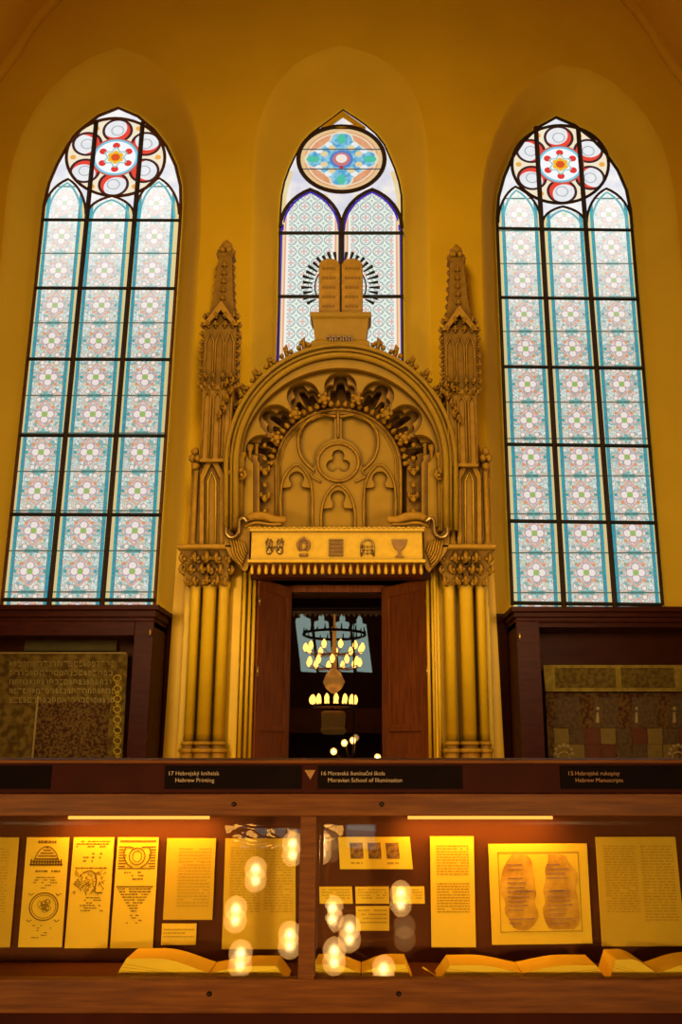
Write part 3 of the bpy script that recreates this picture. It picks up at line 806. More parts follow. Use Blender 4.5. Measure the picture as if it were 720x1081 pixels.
for q in (0, 1):
    a, b = ((336.5, 359), (360.5, 383))[q]
    t_ = bpy.data.objects.new('law_tablet', None); t_.location = P((a+b)/2, 331, YT+.05); link(t_, ark)
    Y0 = YT+.05
    bm = bmesh.new()
    plate(bm, [(a, 331), (a, 279), (a+3, 274.5), (a+8, 272.8), (b-8, 272.8), (b-3, 274.5), (b, 279), (b, 331)], [], Y0, .09)
    obj('slab', bm, 'stone', t_, bevel=.012)
    for r in range(5):
        y = 282+r*10; x = a+4
        bm = bmesh.new()
        while x < b-5:
            w = random.uniform(1.6, 3.2); pbox(bm, x, x+w, y, y+2.2, Y0-.004, .01); x += w+1.3
        obj('inscription_line', bm, 'stone_deep', t_)
rays = bpy.data.objects.new('ray_halo', None); rays.location = P(359.5, 331, YT+.1); link(rays, ark)
ang = []
for i in range(27):
    a = math.radians(-28+236*i/26)
    bm = bmesh.new(); c = Vector((359.5, 303))
    ux, uy = math.cos(a), math.sin(a)
    r0, r1 = 30, 40+(1.5 if i % 2 else 0)
    p0 = P(c.x+ux*r0, c.y-uy*r0*.92, YT+.11); p1 = P(c.x+ux*r1, c.y-uy*r1*.92, YT+.11)
    tube(bm, [p0, p0.lerp(p1, .7), p1], [.008, .017, .020], 6)
    obj('ray', bm, 'iron', rays)
bm = bmesh.new(); px_tube(bm, el(359.5, 303, 27, 25, -25, 205, 30, False), YT+.12, .008, 6); obj('ray_hoop', bm, 'lead', rays)
# valance box with emblems and tassels ------------------------------------------
YV = 8.72
val = bpy.data.objects.new('valance', None); val.location = P(356, 594, YV); link(val, ark)
bm = bmesh.new(); pbox(bm, 265, 446, 560, 592, YV, .34, 576); obj('box', bm, 'gilt', val, bevel=.01)
bm = bmesh.new(); pbox(bm, 263, 448, 556.5, 560.5, YV-.02, .38, 576); pbox(bm, 262, 449, 590.5, 593.5, YV-.02, .38, 576)
xa, xb = X(264, 558, YV), X(447, 558, YV); zr = Z(557, YV-.02)
for k in range(36):
    x = xa+(xb-xa)*k/35; ball(bm, (x, YV-.02, zr), .014, (1.5, 1, .8), 1)
obj('rope_moulding', bm, 'gilt', val)
bm = bmesh.new(); pbox(bm, 266, 446, 594, 606, YV+.10, .2, 600); obj('fringe_backing', bm, 'wood_red', val)
for k in range(25):
    px = 266+178.5*k/24
    x = X(px, 600, YV+.02); z0, z1 = Z(606, YV), Z(593, YV); h = z1-z0
    bm = bmesh.new(); lathe(bm, [(.004, 0), (.018, h*.12), (.020, h*.3), (.013, h*.6), (.010, h)], (x, YV+.03, z0), 8)
    obj('tassel', bm, 'gilt', val, smooth=True)
def ep(bm, x0, x1, y0, y1): pbox(bm, x0, x1, y0, y1, YV-.012, .02)
Ye = YV-.006
# blessing hands: each a palm with split fingers
bm = bmesh.new()
for s in (-1, 1):
    cx = 290+s*5.5
    ball(bm, P(cx+s*.3, 582, Ye), .030, (1, .5, 1.1), 2)
    for k, (dx, ln_) in enumerate(((-2.4, 9), (-1.1, 11), (1.6, 11.5), (3.0, 9))):
        tube(bm, [P(cx+s*dx*.6, 580, Ye), P(cx+s*dx*1.2, 580-ln_, Ye)], [.010, .007], 6)
    tube(bm, [P(cx-s*2.5, 582, Ye), P(cx-s*4.6, 577, Ye)], [.010, .007], 6)
obj('blessing_hands_emblem', bm, 'brass', val, smooth=True)
bm = bmesh.new()
px_tube(bm, el(320.5, 575.5, 6.2, 6.5, -60, 240, 18, False), Ye, .011, 6); px_tube(bm, el(320.5, 576, 3.2, 4.2, n=16), Ye, .009, 6, True)
ep(bm, 316, 325, 584.5, 587); ball(bm, P(320.5, 568, Ye), .014)
obj('crowned_vessel_emblem', bm, 'gilt_dark', val, smooth=True)
bm = bmesh.new()
for i in range(5):
    ep(bm, 347.5, 361.9, 569.3+i*4.1, 570.4+i*4.1); ep(bm, 347.5+i*3.3, 348.6+i*3.3, 569.3, 586.8)
obj('breastplate_grid_emblem', bm, 'gilt_dark', val)
bm = bmesh.new()
px_tube(bm, [(381.5, 587), (381.5, 577)]+el(388, 577, 6.5, 7.5, 180, 0, 14, False)+[(394.5, 587)], Ye, .010, 6)
for i in range(9): ball(bm, P(384+4*(i % 3), 577+3.6*(i//3), Ye), .013, (1, .7, 1), 1)
obj('arched_emblem', bm, 'brass', val, smooth=True)
bm = bmesh.new()
plate(bm, [(413.5, 569.5), (430, 569.5), (429, 574), (426, 579), (423.3, 581), (423, 585), (427, 588), (417, 588), (421, 585), (420.5, 581), (417, 579), (414.5, 574)], [], YV-.012, .02)
obj('cup_emblem', bm, 'gilt_dark', val, bevel=.003)
# carved winged brackets at the ends of the valance
def bracket(s):
    m = (lambda x: x) if s < 0 else (lambda x: 711-x)
    o = bpy.data.objects.new('winged_bracket', None); o.location = P(m(252), 600, 8.8); link(o, ark)
    out = smoothpts([(237, 575), (236, 566), (239, 556), (243, 561), (247, 566), (251, 562), (252, 552), (256, 546), (263, 547), (262, 553), (264, 559), (263, 590), (262, 600), (258, 604), (254, 599), (247, 592), (241, 584), (237, 575)], 1)
    bm = bmesh.new(); plate(bm, [(m(a), b) for a, b in out], [], 8.84, .10); obj('wing_body', bm, 'stone', o, bevel=.02)
    bm = bmesh.new()
    for k in range(6):
        a0 = (243+k*2.8, 566+k*1.2); a1 = (256+k*1.0, 598-k*3.0)
        px_tube(bm, smoothpts([(m(a0[0]), a0[1]), (m(a0[0]+4), (a0[1]+a1[1])/2+6), (m(a1[0]), a1[1])], 1), 8.83, .013, 6)
    obj('feathers', bm, 'stone', o, smooth=True)
    bm = bmesh.new()
    px_tube(bm, smoothpts([(m(239), 557), (m(238), 563), (m(243), 568), (m(250), 566), (m(253), 558), (m(252), 549), (m(257), 546), (m(261), 551)], 2), 8.79, .020, 8)
    obj('gilded_crest', bm, 'brass', o, smooth=True)
    bm = bmesh.new()
    px_tube(bm, smoothpts([(m(257), 552), (m(266), 545), (m(280), 545), (m(292), 550), (m(302), 548)], 2), 8.86, [.03+.02*math.sin(i/19*PI) for i in range(20)], 8)
    px_tube(bm, smoothpts([(m(258), 556), (m(270), 551), (m(285), 554), (m(297), 553.5)], 2), 8.84, .018, 6)
    obj('tail_scroll', bm, 'stone', o, smooth=True)
bracket(-1); bracket(1)
# lintel, doors, glass ------------------------------------------------------------
bm = bmesh.new(); pbox(bm, 264, 456, 600, 612, 9.14, .07); obj('lintel', bm, 'wood_dark', ark, bevel=.01)
bm = bmesh.new(); pbox(bm, 290, 420, 618, 625, 9.97, .03); obj('head_board', bm, 'wood_red', ark)
def leafdoor(s, x0, x1):
    d = bpy.data.objects.new('door_leaf', None); a = Vector((X(x0, 700, 9.22), 9.22, 0)); b = Vector((X(x1, 700, 9.94), 9.94, 0))
    d.location = (a.x, a.y, zb0); link(d, ark)
    zt = Z(609, 9.22); zb = zb0-.1; zc_ = .02
    n = (b-a).normalized(); q = Vector((n.y, -n.x, 0))*(-s)*.04
    if q.x*s > 0: q = -q
    def slab(f0, f1, z0, z1, off, th):
        bm = bmesh.new(); A = a.lerp(b, f0); Bq = a.lerp(b, f1); o1 = q.normalized()
        vs = []
        for z in (z0, z1):
            for p in (A+o1*off, Bq+o1*off, Bq+o1*(off-th), A+o1*(off-th)): vs.append(bm.verts.new((p.x, p.y, z)))
        for f in ((0,1,2,3),(4,5,6,7),(0,1,5,4),(1,2,6,5),(2,3,7,6),(3,0,4,7)): bm.faces.new([vs[i] for i in f])
        return bm
    obj('panel', slab(.0, 1, zb, zt, 0, .03), 'wood_red', d)
    for f0, f1 in ((0, .16), (.84, 1)): obj('stile', slab(f0, f1, zb, zt, .018, .018), 'wood_red', d, bevel=.004)
    for z0, z1 in ((zt-.12, zt), (Z(772, 9.5), Z(765, 9.5)), (zb, zb+.16)): obj('rail', slab(.16, .84, z0, z1, .018, .018), 'wood_red', d, bevel=.004)
    for z in (zt-.25, (zt+zb)/2):
        bm = bmesh.new(); p = a+q.normalized()*.03; tube(bm, [(p.x, p.y-.01, z-.05), (p.x, p.y-.01, z+.05)], .012, 8); obj('hinge', bm, 'brass', d, smooth=True)
leafdoor(-1, 269.5, 305); leafdoor(1, 453.5, 404.5)
bm = bmesh.new(); au = Vector((0, math.sin(AT), math.cos(AT))); xa_, xb_ = X(300, 715, YM), X(408, 715, YM); hh = 2.05
bm.faces.new([bm.verts.new(v) for v in (a0_+Vector((xa_, 0, 0)), a0_+Vector((xb_, 0, 0)), a0_+Vector((xb_, 0, 0))+au*hh, a0_+Vector((xa_, 0, 0))+au*hh)]); obj('glass_pane', bm, 'arkglass', ark)
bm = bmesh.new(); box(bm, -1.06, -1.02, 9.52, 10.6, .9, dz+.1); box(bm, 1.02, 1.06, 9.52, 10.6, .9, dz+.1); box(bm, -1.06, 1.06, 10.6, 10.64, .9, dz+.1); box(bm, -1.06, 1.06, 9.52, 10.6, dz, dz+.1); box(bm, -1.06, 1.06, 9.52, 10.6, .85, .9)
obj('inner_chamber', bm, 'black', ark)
# ------------------------------------------------------------------ SIDE CABINETS
def wcab(s):
    """tall dark wall cabinet; s=-1 left, 1 right"""
    Yf, Yb = 8.72, 9.30
    e = 163.5 if s < 0 else 544
    x_in = X(e, 640, Yf); x_out = s*4.6
    zt = Z(639 if s < 0 else 641, Yf); zb = 0.0
    lab = ['tall dark mahogany glazed cabinet against wall under the left window', 'tall dark mahogany glazed cabinet against wall under the right window'][s > 0]
    c = thing('wall_cabinet', lab, 'cabinet', ((x_in+x_out)/2, (Yf+Yb)/2, 0), 'glazed wall cabinets either side of the ark')
    lo, hi = min(x_in, x_out), max(x_in, x_out)
    zc_ = Z(656, Yf)
    bm = B(lo, lo+.05, Yf+.04, Yb, 0, zc_); box(bm, hi-.05, hi, Yf+.04, Yb, 0, zc_); box(bm, lo, hi, Yb-.04, Yb, 0, zc_); box(bm, lo, hi, Yf+.04, Yb, zc_-.05, zc_); box(bm, lo, hi, Yf+.04, Yb, .5, .55); box(bm, lo, hi, Yf+.04, Yb, 0, .1)
    obj('carcass', bm, 'wood_dark', c)
    bm = bmesh.new()
    for z0, z1, ex in ((zc_, zc_+.04, .0), (zc_+.04, zt-.05, .02), (zt-.05, zt, .05)): box(bm, lo-(ex if s > 0 else 0), hi+(ex if s < 0 else 0), Yf-ex, Yb, z0, z1)
    obj('cornice', bm, 'wood_dark', c, bevel=.008)
    gx = X(137 if s < 0 else 573, 740, Yf)
    dr = bpy.data.objects.new('door', None); dr.location = (gx, Yf, .6); link(dr, c)
    l2, h2 = min(gx, x_out), max(gx, x_out)
    zg = Z(671 if s < 0 else 657, Yf)
    bm = bmesh.new()
    if s < 0: box(bm, gx, x_in, Yf, Yf+.04, .1, zc_); box(bm, lo, lo+.1, Yf, Yf+.04, .1, zc_)
    else: box(bm, x_in, gx, Yf, Yf+.04, .1, zc_); box(bm, hi-.1, hi, Yf, Yf+.04, .1, zc_)
    box(bm, l2, h2, Yf, Yf+.04, zg, zc_); box(bm, l2, h2, Yf, Yf+.04, .1, .7)
    obj('frame', bm, 'wood_dark', dr, bevel=.006)
    obj('glass', B(l2, h2, Yf+.015, Yf+.021, .7, zg), 'cabglass', dr)
    bm = bmesh.new(); kx = 158.5 if s < 0 else 548.5
    k = P(kx, 668 if s < 0 else 672, Yf-.02); ball(bm, k, .022, (.7, .6, 1.6)); obj('lock_plate', bm, 'brass', dr, smooth=True)
    return c
wcab(-1); wcab(1)
for n_, s in ((6, -1), (7, 1)):
    a, b = (166, 185.5) if s < 0 else (524, 545)
    bm = B(X(a, 660, 9.34), X(b, 660, 9.34), 9.34, 9.49, 0, Z(648, 9.34)); box(bm, X(a, 660, 9.34)-.02, X(b, 660, 9.34)+.01, 9.32, 9.49, Z(656, 9.34), Z(648, 9.34))
    obj('trim_%d' % n_, bm, 'wood_dark', kind='structure')
# left textile: embroidered cloth with rows of letters
Yt = 9.1
def mat_weave(name, c1, c2, sc):
    return basic(name, c1, c2, .9, sc, contrast=2.5, spec=.05)
tx = thing('embroidered_curtain', 'faded lettered textile hanging in the left glazed cabinet', 'textile', P(66, 812, Yt))
bm = bmesh.new(); plate(bm, [(0, 820), (-6, 688), (135, 690), (128, 820)], [], Yt, .02); obj('cloth', bm, mat_weave('faded_ochre_cloth', (.09, .045, .008), (.20, .115, .020), 14), tx)
bm = bmesh.new(); plate(bm, [(33, 820), (38, 740), (116, 740), (110, 820)], [], Yt-.01, .01); obj('brocade_panel', bm, mat_weave('red_brown_brocade', (.045, .014, .006), (.17, .085, .02), 38), tx)
bm = bmesh.new()
for r in range(5):
    y = 698+r*9.6; x = 10
    while x < 118:
        w = random.uniform(2.2, 4.6)
        pbox(bm, x, x+w, y, y+1.1, Yt-.012, .01)
        if random.random() < .8: pbox(bm, x+w-1.1, x+w, y, y+random.choice((4.5, 5.5)), Yt-.012, .01)
        if random.random() < .6: pbox(bm, x, x+.9, y+1, y+5, Yt-.012, .01)
        if random.random() < .45: pbox(bm, x, x+w, y+4.6, y+5.6, Yt-.012, .01)
        x += w+1.5
obj('letters', bm, basic('ochre_thread', (.30, .19, .04), (.38, .24, .05), .8, 30), tx)
bm = bmesh.new(); pbox(bm, 35.5, 37.5, 735, 812, Yt-.014, .01); pbox(bm, -4, 133, 688.5, 690, Yt-.014, .01); obj('gold_braid', bm, basic('braid', (.32, .2, .04), (.4, .25, .05), .7, 30), tx)
bm = bmesh.new()
for k in range(9):
    y = 716+k*11; px_tube(bm, el(124, y, 4, 3.4, n=10), Yt-.008, .008, 5, True); px_tube(bm, el(124, y+5, 1.6, 1.6, n=8), Yt-.008, .008, 5, True)
obj('side_flowers', bm, 'ink_faint', tx)
bm = bmesh.new(); pbox(bm, 26, 123, 676, 687, Yt+.05, .02); tag(obj('reflection_strip', bm, 'reflection_green'), 'narrow greenish reflection strip above the lettered textile, left cabinet', 'textile')  # dim greenish reflection modelled as a solid strip
# right textile: patchwork torah curtain
tr = thing('patchwork_curtain', 'patchwork textile of checked squares hanging in the right glazed cabinet', 'textile', P(650, 812, Yt))
bm = bmesh.new(); plate(bm, [(580, 820), (576, 731), (790, 731), (800, 820)], [], Yt, .02); obj('cloth', bm, mat_weave('brown_woven_cloth', (.045, .016, .006), (.13, .06, .014), 30), tr)
mats = [basic('patch_ochre', (.15, .085, .014), (.21, .12, .02), .9, 20), basic('patch_red', (.09, .020, .007), (.12, .03, .009), .9, 20), basic('patch_brown', (.06, .03, .010), (.11, .055, .015), .9, 30, contrast=2)]
for k in range(3):
    bm = bmesh.new()
    for i in range(13):
        for j in range(4):
            if (i*2+j*3+(i*j) % 2) % 3 != k: continue
            x = 584+i*16.5; y = 769+j*17
            pbox(bm, x+1, x+16.5, y, y+16.5, Yt-.006, .008)
    obj('patches', bm, mats[k], tr)
bm = bmesh.new()
for i in range(5):
    px = 600+i*40; plate(bm, [(px-14+(k % 2)*3, 768) if k < 1 else (px+14, 768) if k == 1 else (px+12, 736) if k == 2 else (px-12, 736) for k in range(4)], [], Yt-.005, .006)
obj('brocade_band', bm, mats[2], tr)
bm = bmesh.new()
for px in (631, 672, 712):
    ball(bm, P(px, 748, Yt-.01), .018, (1, .3, 1)); plate(bm, [(px-1.8, 763), (px-1, 752), (px+1, 752), (px+1.8, 763)], [], Yt-.012, .01)
for px in (595, 716):
    for k in range(7):
        a = PI*k/6; ball(bm, P(px+9*math.cos(a), 796-9*math.sin(a), Yt-.01), .022, (1, .3, 1), 1)
    px_tube(bm, el(px, 799, 6, 5, n=12), Yt-.01, .010, 5, True)
obj('figure_applique', bm, basic('pale_applique', (.28, .17, .05), (.36, .22, .06), .8, 20), tr)
vl = thing('textile_valance', 'ochre bordered cloth band above the patchwork textile, right cabinet', 'textile', P(650, 730, Yt-.06))
bm = bmesh.new(); plate(bm, [(576, 730), (573.5, 702), (790, 702), (795, 730)], [], Yt-.06, .02); obj('border_cloth', bm, mat_weave('ochre_border', (.20, .12, .016), (.27, .165, .025), 16), vl)
bm = bmesh.new(); pbox(bm, 586, 650, 705, 726, Yt-.066, .01); pbox(bm, 656, 712, 705, 726, Yt-.066, .01); obj('inner_field', bm, mat_weave('dim_field', (.07, .04, .008), (.13, .08, .014), 24), vl)
# ------------------------------------------------------------------ DISPLAY CASE
YF = 3.00
case = thing('display_case', 'long dark mahogany museum display case with glazed front below the ark', 'display case', (0, 3.2, 0))
xl, xr = -1.75, 1.95
zTop = Z(803, YF)
obj('base', B(xl, xr, YF+.02, YF+.42, 0, Z(1067, YF)), 'wood_sign', case)
bm = B(xl-.02, xr+.02, YF-.03, YF+.44, zTop-.008, zTop+.004); obj('top_ledge', bm, 'wood_case', case, bevel=.003)
zS = Z(837.5, YF)
obj('sign_board', B(xl, xr, YF+.004, YF+.03, zS, zTop-.008), 'wood_sign', case)
rl = bmesh.new(); box(rl, xl, xr, YF-.02, YF+.02, Z(861, YF), zS); obj('top_rail', rl, 'wood_case', case, bevel=.003)
rl = bmesh.new(); box(rl, xl, xr, YF-.02, YF+.02, Z(1068, YF), Z(1032, YF)); obj('bottom_rail', rl, 'wood_case', case, bevel=.003)
zsh = Z(1039.9, YF+.09)
obj('shelf', B(xl, xr, YF+.02, YF+.42, zsh-.02, zsh), 'velvet', case)
obj('top_board', B(xl, xr, YF+.03, YF+.42, zTop-.03, zTop-.009), 'wood_case', case)
obj('back_panel', B(xl, xr, YF+.40, YF+.42, zsh, zTop-.03), 'velvet', case)
for x in (xl, xr-.03): obj('end_panel', B(x, x+.03, YF+.03, YF+.40, zsh, zTop-.03), 'wood_case', case)
pb = bmesh.new(); box(pb, X(316.5, 940, YF), X(333.5, 940, YF), YF-.022, YF+.022, Z(1032, YF), Z(861, YF)); obj('post', pb, 'wood_case', case, bevel=.002)
pb = bmesh.new(); box(pb, xl, xl+.06, YF-.022, YF+.022, Z(1032, YF), Z(861, YF)); obj('post', pb, 'wood_case', case, bevel=.002)
pb = bmesh.new(); box(pb, xr-.06, xr, YF-.022, YF+.022, Z(1032, YF), Z(861, YF)); obj('post', pb, 'wood_case', case, bevel=.002)
for px, py in ((247, 849), (403, 849), (221, 1049), (421, 1049), (-20, 849), (740, 849)):
    c = P(px, py, YF-.02); bm = bmesh.new()
    lathe(bm, [(.0075, 0), (.0075, .003), (.004, .006)], (0, 0, 0), 12)
    bmesh.ops.rotate(bm, verts=bm.verts, matrix=Matrix.Rotation(PI/2, 3, 'X')); bmesh.ops.translate(bm, verts=bm.verts, vec=c)
    obj('screw', bm, 'screw', case)
# tilted double glazing
TILT = math.radians(10); g0 = Vector((0, YF+.026, Z(1033, YF))); gh = (zTop-.032-g0.z)/math.cos(TILT)-.002
def tilted(x0, x1, tilt, dy):
    u = Vector((0, math.sin(tilt), math.cos(tilt))); n = Vector((0, math.cos(tilt), -math.sin(tilt)))*.0015
    bm = bmesh.new(); b = g0+Vector((0, dy, 0)); vs = [bm.verts.new((x, p.y, p.z)) for x, p in ((x0, b), (x1, b), (x1, b+u*gh), (x0, b+u*gh))]
    bm.faces.new(vs); return bm
xm1, xm2 = X(317, 940, YF), X(333, 940, YF)
for x0, x1 in ((xl+.05, xm1), (xm2, xr-.05)):
    obj('glass_pane', tilted(x0, x1, TILT, 0), 'caseglass', case); obj('inner_glass_pane', tilted(x0, x1, TILT+.011, .003), 'caseglass', case)
# lamp strips behind the top rail
for a, b in ((62, 225), (425, 592)):
    x0, x1 = X(a, 862, YF+.3), X(b, 862, YF+.3); z = Z(863.5, YF+.33)
    o = bpy.data.objects.new('lamp_strip', None); o.location = ((x0+x1)/2, YF+.33, z); link(o, case)
    obj('housing', B(x0, x1, YF+.30, YF+.37, z+.012, z+.03), 'wood_case', o)
    bm = bmesh.new(); tube(bm, [(x0+.02, YF+.345, z), (x1-.02, YF+.345, z)], .0055, 10); obj('tube_lamp', bm, 'tube', o, smooth=True)
# caption plates --------------------------------------------------------------
YS = YF-.003
def plaque(a, b, lab, num, l1, l2, tx0, w1, w2, m):
    t_ = thing('caption_plate', lab, 'sign', P((a+b)/2, 835, YS), 'black caption plates along the top of the display case')
    bm = bmesh.new(); pbox(bm, a, b, 808.5, 833, YS, .004, 820); obj('plate', bm, 'black', t_)
    if l1:
        x0 = X(tx0, 820, YS); hgt = (Z(813, YS)-Z(818.5, YS))*1.1
        text('number', num, hgt, (x0, YS-.001, Z(818.4, YS)), m, t_, width=X(tx0+5, 820, YS)-x0)
        x1 = X(tx0+8, 820, YS)
        text('lettering', l1, hgt, (x1, YS-.001, Z(818.4, YS)), m, t_, width=HW(w1, 820, YS))
        text('lettering', l2, hgt, (x1, YS-.001, Z(825.6, YS)), m, t_, width=HW(w2, 820, YS))
plaque(-30, 53, 'blank black caption plate at the far left end of the display case', None, None, None, 0, 0, 0, 'text')
plaque(174, 318, 'black caption plate reading Hebrew Printing above the engraved title pages', '17', 'Hebrejský knihtisk', 'Hebrew Printing', 177, 46, 41, 'text')
plaque(336, 488, 'black caption plate reading Moravian School of Illumination right of the wooden post', '16', 'Moravská iluminační škola', 'Moravian School of Illumination', 338, 60, 78, 'text')
plaque(592, 722, 'black caption plate reading Hebrew Manuscripts at the right end of the case', '15', 'Hebrejské rukopisy', 'Hebrew Manuscripts', 599, 47, 50, 'text2')
bm = bmesh.new(); plate(bm, [(321.5, 813), (333, 813), (327.5, 823)], [], YS, .004)
tag(obj('pointer_sign', bm, 'gilt_dark'), 'small brown downward triangle sign above the wooden post', 'sign')
# documents --------------------------------------------------------------------
YD = YF+.385
def doc(quad, lab, m='paper', kind=None, name='document', grp='documents on the back panel of the display case', cat='document'):
    xs = [q[0] for q in quad]
    t_ = thing(name, lab, cat, P(sum(xs)/4, max(q[1] for q in quad), YD), grp)
    bm = bmesh.new(); plate(bm, quad, [], YD, .006); obj('sheet', bm, m, t_)
    return t_
def uv(quad, u, v):
    (ax, ay), (bx, by), (cx, cy), (dx, dy) = quad       # tl, tr, br, bl
    return ((ax*(1-u)+bx*u)*(1-v)+(dx*(1-u)+cx*u)*v, (ay*(1-u)+by*u)*(1-v)+(dy*(1-u)+cy*u)*v)
def qd(bm, quad, u0, v0, u1, v1, Y=None):
    plate(bm, [uv(quad, u0, v0), uv(quad, u1, v0), uv(quad, u1, v1), uv(quad, u0, v1)], [], (Y or YD)-.0012, .001)
def words(bm, quad, u0, v0, u1, v1, rows, dens=.8, th=.35, centre=False):
    dv = (v1-v0)/rows
    for r in range(rows):
        a, b = u0, u1
        if centre: k = random.uniform(.0, .35)*(u1-u0)/2; a += k; b -= k
        u = a
        while u < b:
            w = random.uniform(.03, .10); 
            if random.random() < dens: qd(bm, quad, u, v0+dv*r, min(u+w, b), v0+dv*(r+th))
            u += w+.018
def ring(bm, quad, u, v, ru, rv, r=.0012, n=28):
    tube(bm, [P(*uv(quad, u+ru*math.cos(2*PI*k/n), v+rv*math.sin(2*PI*k/n)), YD-.001) for k in range(n)], r, 5, True)
def curl(bm, quad, pts, r=.0012):
    tube(bm, [P(*uv(quad, a, b), YD-.001) for a, b in smoothpts(pts, 2)], r, 5)
def Q(x0, x1, y0, x2, x3, y1): return [(x0, y0), (x1, y0), (x3, y1), (x2, y1)]
q = Q(-42, 20, 884, -52, 10, 1000); t_ = doc(q, 'yellow sheet cut off by left edge, first in the case', 'paper_dim')
bm = bmesh.new(); words(bm, q, .1, .1, .86, .7, 22, .9); obj('faint_text', bm, 'ink_faint', t_)
# first engraved title page
q = Q(28.5, 73, 884, 19, 65, 1000); t_ = doc(q, 'title page with a temple dome engraving above a round medallion')
bm = bmesh.new(); words(bm, q, .28, .03, .72, .06, 1, 1, .8)
for k in range(7): w = .40-.05*abs(k-2); qd(bm, q, .5-.06*k-.03, .085+k*.026, .5+.06*k+.03, .085+k*.026+.014)
curl(bm, q, [(.22, .2), (.3, .12), (.5, .07), (.7, .12), (.78, .2)], .002)
for k in range(12): qd(bm, q, .13+k*.064, .20, .13+k*.064+.035, .26)
words(bm, q, .2, .30, .85, .33, 1, .6, .5); words(bm, q, .22, .36, .8, .48, 5, .5, .35, True)
ring(bm, q, .52, .63, .33, .125, .0022); ring(bm, q, .52, .63, .28, .105)
for k in range(14):
    a = random.uniform(0, 6.28); r = random.uniform(.0, .7); ring(bm, q, .52+.2*r*math.cos(a), .63+.08*r*math.sin(a), random.uniform(.03, .08), random.uniform(.012, .03), .001, 10)
for a in (.2, .84):
    for b in (.51, .75): curl(bm, q, [(a-.06, b), (a, b+.02), (a+.06, b)], .0015)
words(bm, q, .25, .80, .82, .93, 6, .5, .35, True); obj('print', bm, 'ink', t_)
q = Q(78, 120.5, 884, 68, 113, 1001); t_ = doc(q, 'title page with a small rectangular scene engraving at mid height')
bm = bmesh.new(); words(bm, q, .08, .03, .92, .10, 3, .7, .5); words(bm, q, .2, .14, .8, .24, 3, .5, .35, True)
for k in range(70):
    a, b = random.uniform(.12, .85), random.uniform(.29, .5); curl(bm, q, [(a, b), (a+random.uniform(-.08, .08), b+.012), (a+random.uniform(-.06, .06), b+.028)], .0010)
words(bm, q, .1, .27, .88, .285, 1, 1, .8); curl(bm, q, [(.3, .32), (.52, .29), (.66, .38), (.58, .5), (.8, .5)], .0024)
words(bm, q, .2, .54, .85, .68, 6, .6, .4, True); obj('print', bm, 'ink', t_)
q = Q(124.5, 167.5, 884, 116, 161, 1001); t_ = doc(q, 'title page with a lion crested headpiece and a heart shaped vignette')
bm = bmesh.new(); qd(bm, q, .06, .025, .95, .045)
for k in range(8): qd(bm, q, .05, .08+k*.025, .24-.02*(k % 3), .092+k*.025); qd(bm, q, .78+.02*(k % 3), .08+k*.025, .95, .092+k*.025)
ring(bm, q, .5, .17, .19, .075, .002); ring(bm, q, .5, .17, .11, .05, .0014)
for s in (-1, 1): curl(bm, q, [(.5+s*.1, .09), (.5+s*.3, .08), (.5+s*.34, .16), (.5+s*.24, .24), (.5+s*.1, .27)], .0024)
qd(bm, q, .05, .275, .95, .285); words(bm, q, .2, .31, .8, .40, 3, .5, .35, True)
qd(bm, q, .05, .438, .93, .45)
for k in range(9): w = .42*(1-k/9.5); words(bm, q, .5-w, .46+k*.025, .5+w, .475+k*.025, 1, .8, .7)
words(bm, q, .2, .70, .8, .79, 4, .5, .4, True); obj('print', bm, 'ink', t_)
q = Q(176.5, 228, 885, 172, 224, 971); t_ = doc(q, 'plain text page above a small label, left of the post', 'paper_dim')
bm = bmesh.new(); words(bm, q, .26, .12, .92, .86, 19, .95, .4); obj('faint_text', bm, 'ink_faint', t_)
q = Q(171, 207.5, 975, 170, 206.5, 997.5); t_ = doc(q, 'small caption card under the plain text page', 'paper', name='caption_card', cat='card', grp='small caption cards in the display case')
bm = bmesh.new(); words(bm, q, .06, .25, .95, .75, 3, .8, .4); obj('faint_text', bm, 'ink_faint', t_)
q = Q(238, 312, 885, 234, 312, 1002); t_ = doc(q, 'large two column page directly left of the wooden post', 'paper_dim')
bm = bmesh.new(); words(bm, q, .08, .08, .5, .68, 24, .95, .45); words(bm, q, .56, .08, .96, .68, 24, .95, .45); obj('faint_text', bm, 'ink_faint', t_)
# small frame with three miniatures
q = [(357, 883.5), (432.5, 883.5), (436, 917.5), (359, 917.5)]; t_ = doc(q, 'pale card with three small dark miniatures right of the post')
for u0 in (.155, .405, .655):
    bm = bmesh.new(); qd(bm, q, u0, .18, u0+.18, .68); obj('miniature', bm, basic('miniature_brown', (.13, .06, .015), (.36, .18, .03), .8, 60, contrast=2), t_)
    bm = bmesh.new(); words(bm, q, u0, .78, u0+.16, .86, 1, .8, .8); obj('faint_text', bm, 'ink_faint', t_)
cards = [((337, 371.5, 936, 337.5, 372.5, 954), 'leftmost of three small cards under the miniatures'),
         ((375, 410.5, 936, 375.5, 411, 954), 'middle of three small cards under the miniatures'),
         ((414, 448, 936, 415, 448.5, 954), 'rightmost of three small cards under the miniatures'),
         ((375.5, 411, 956.5, 376, 411, 982.5), 'single lower caption card beneath the row of three cards')]
for a, lab in cards:
    q = Q(*a); t_ = doc(q, lab, 'paper', name='caption_card', cat='card', grp='small caption cards in the display case')
    bm = bmesh.new(); words(bm, q, .07, .15, .93, .8, 4, .8, .35); obj('faint_text', bm, 'ink_faint', t_)
q = Q(454, 500, 883, 455.5, 502.5, 1000); t_ = doc(q, 'tall narrow plain page between the cards and the square framed parchment')
bm = bmesh.new(); words(bm, q, .14, .08, .88, .36, 11, .95, .5); words(bm, q, .14, .42, .88, .70, 11, .95, .5); obj('faint_text', bm, 'ink_faint', t_)
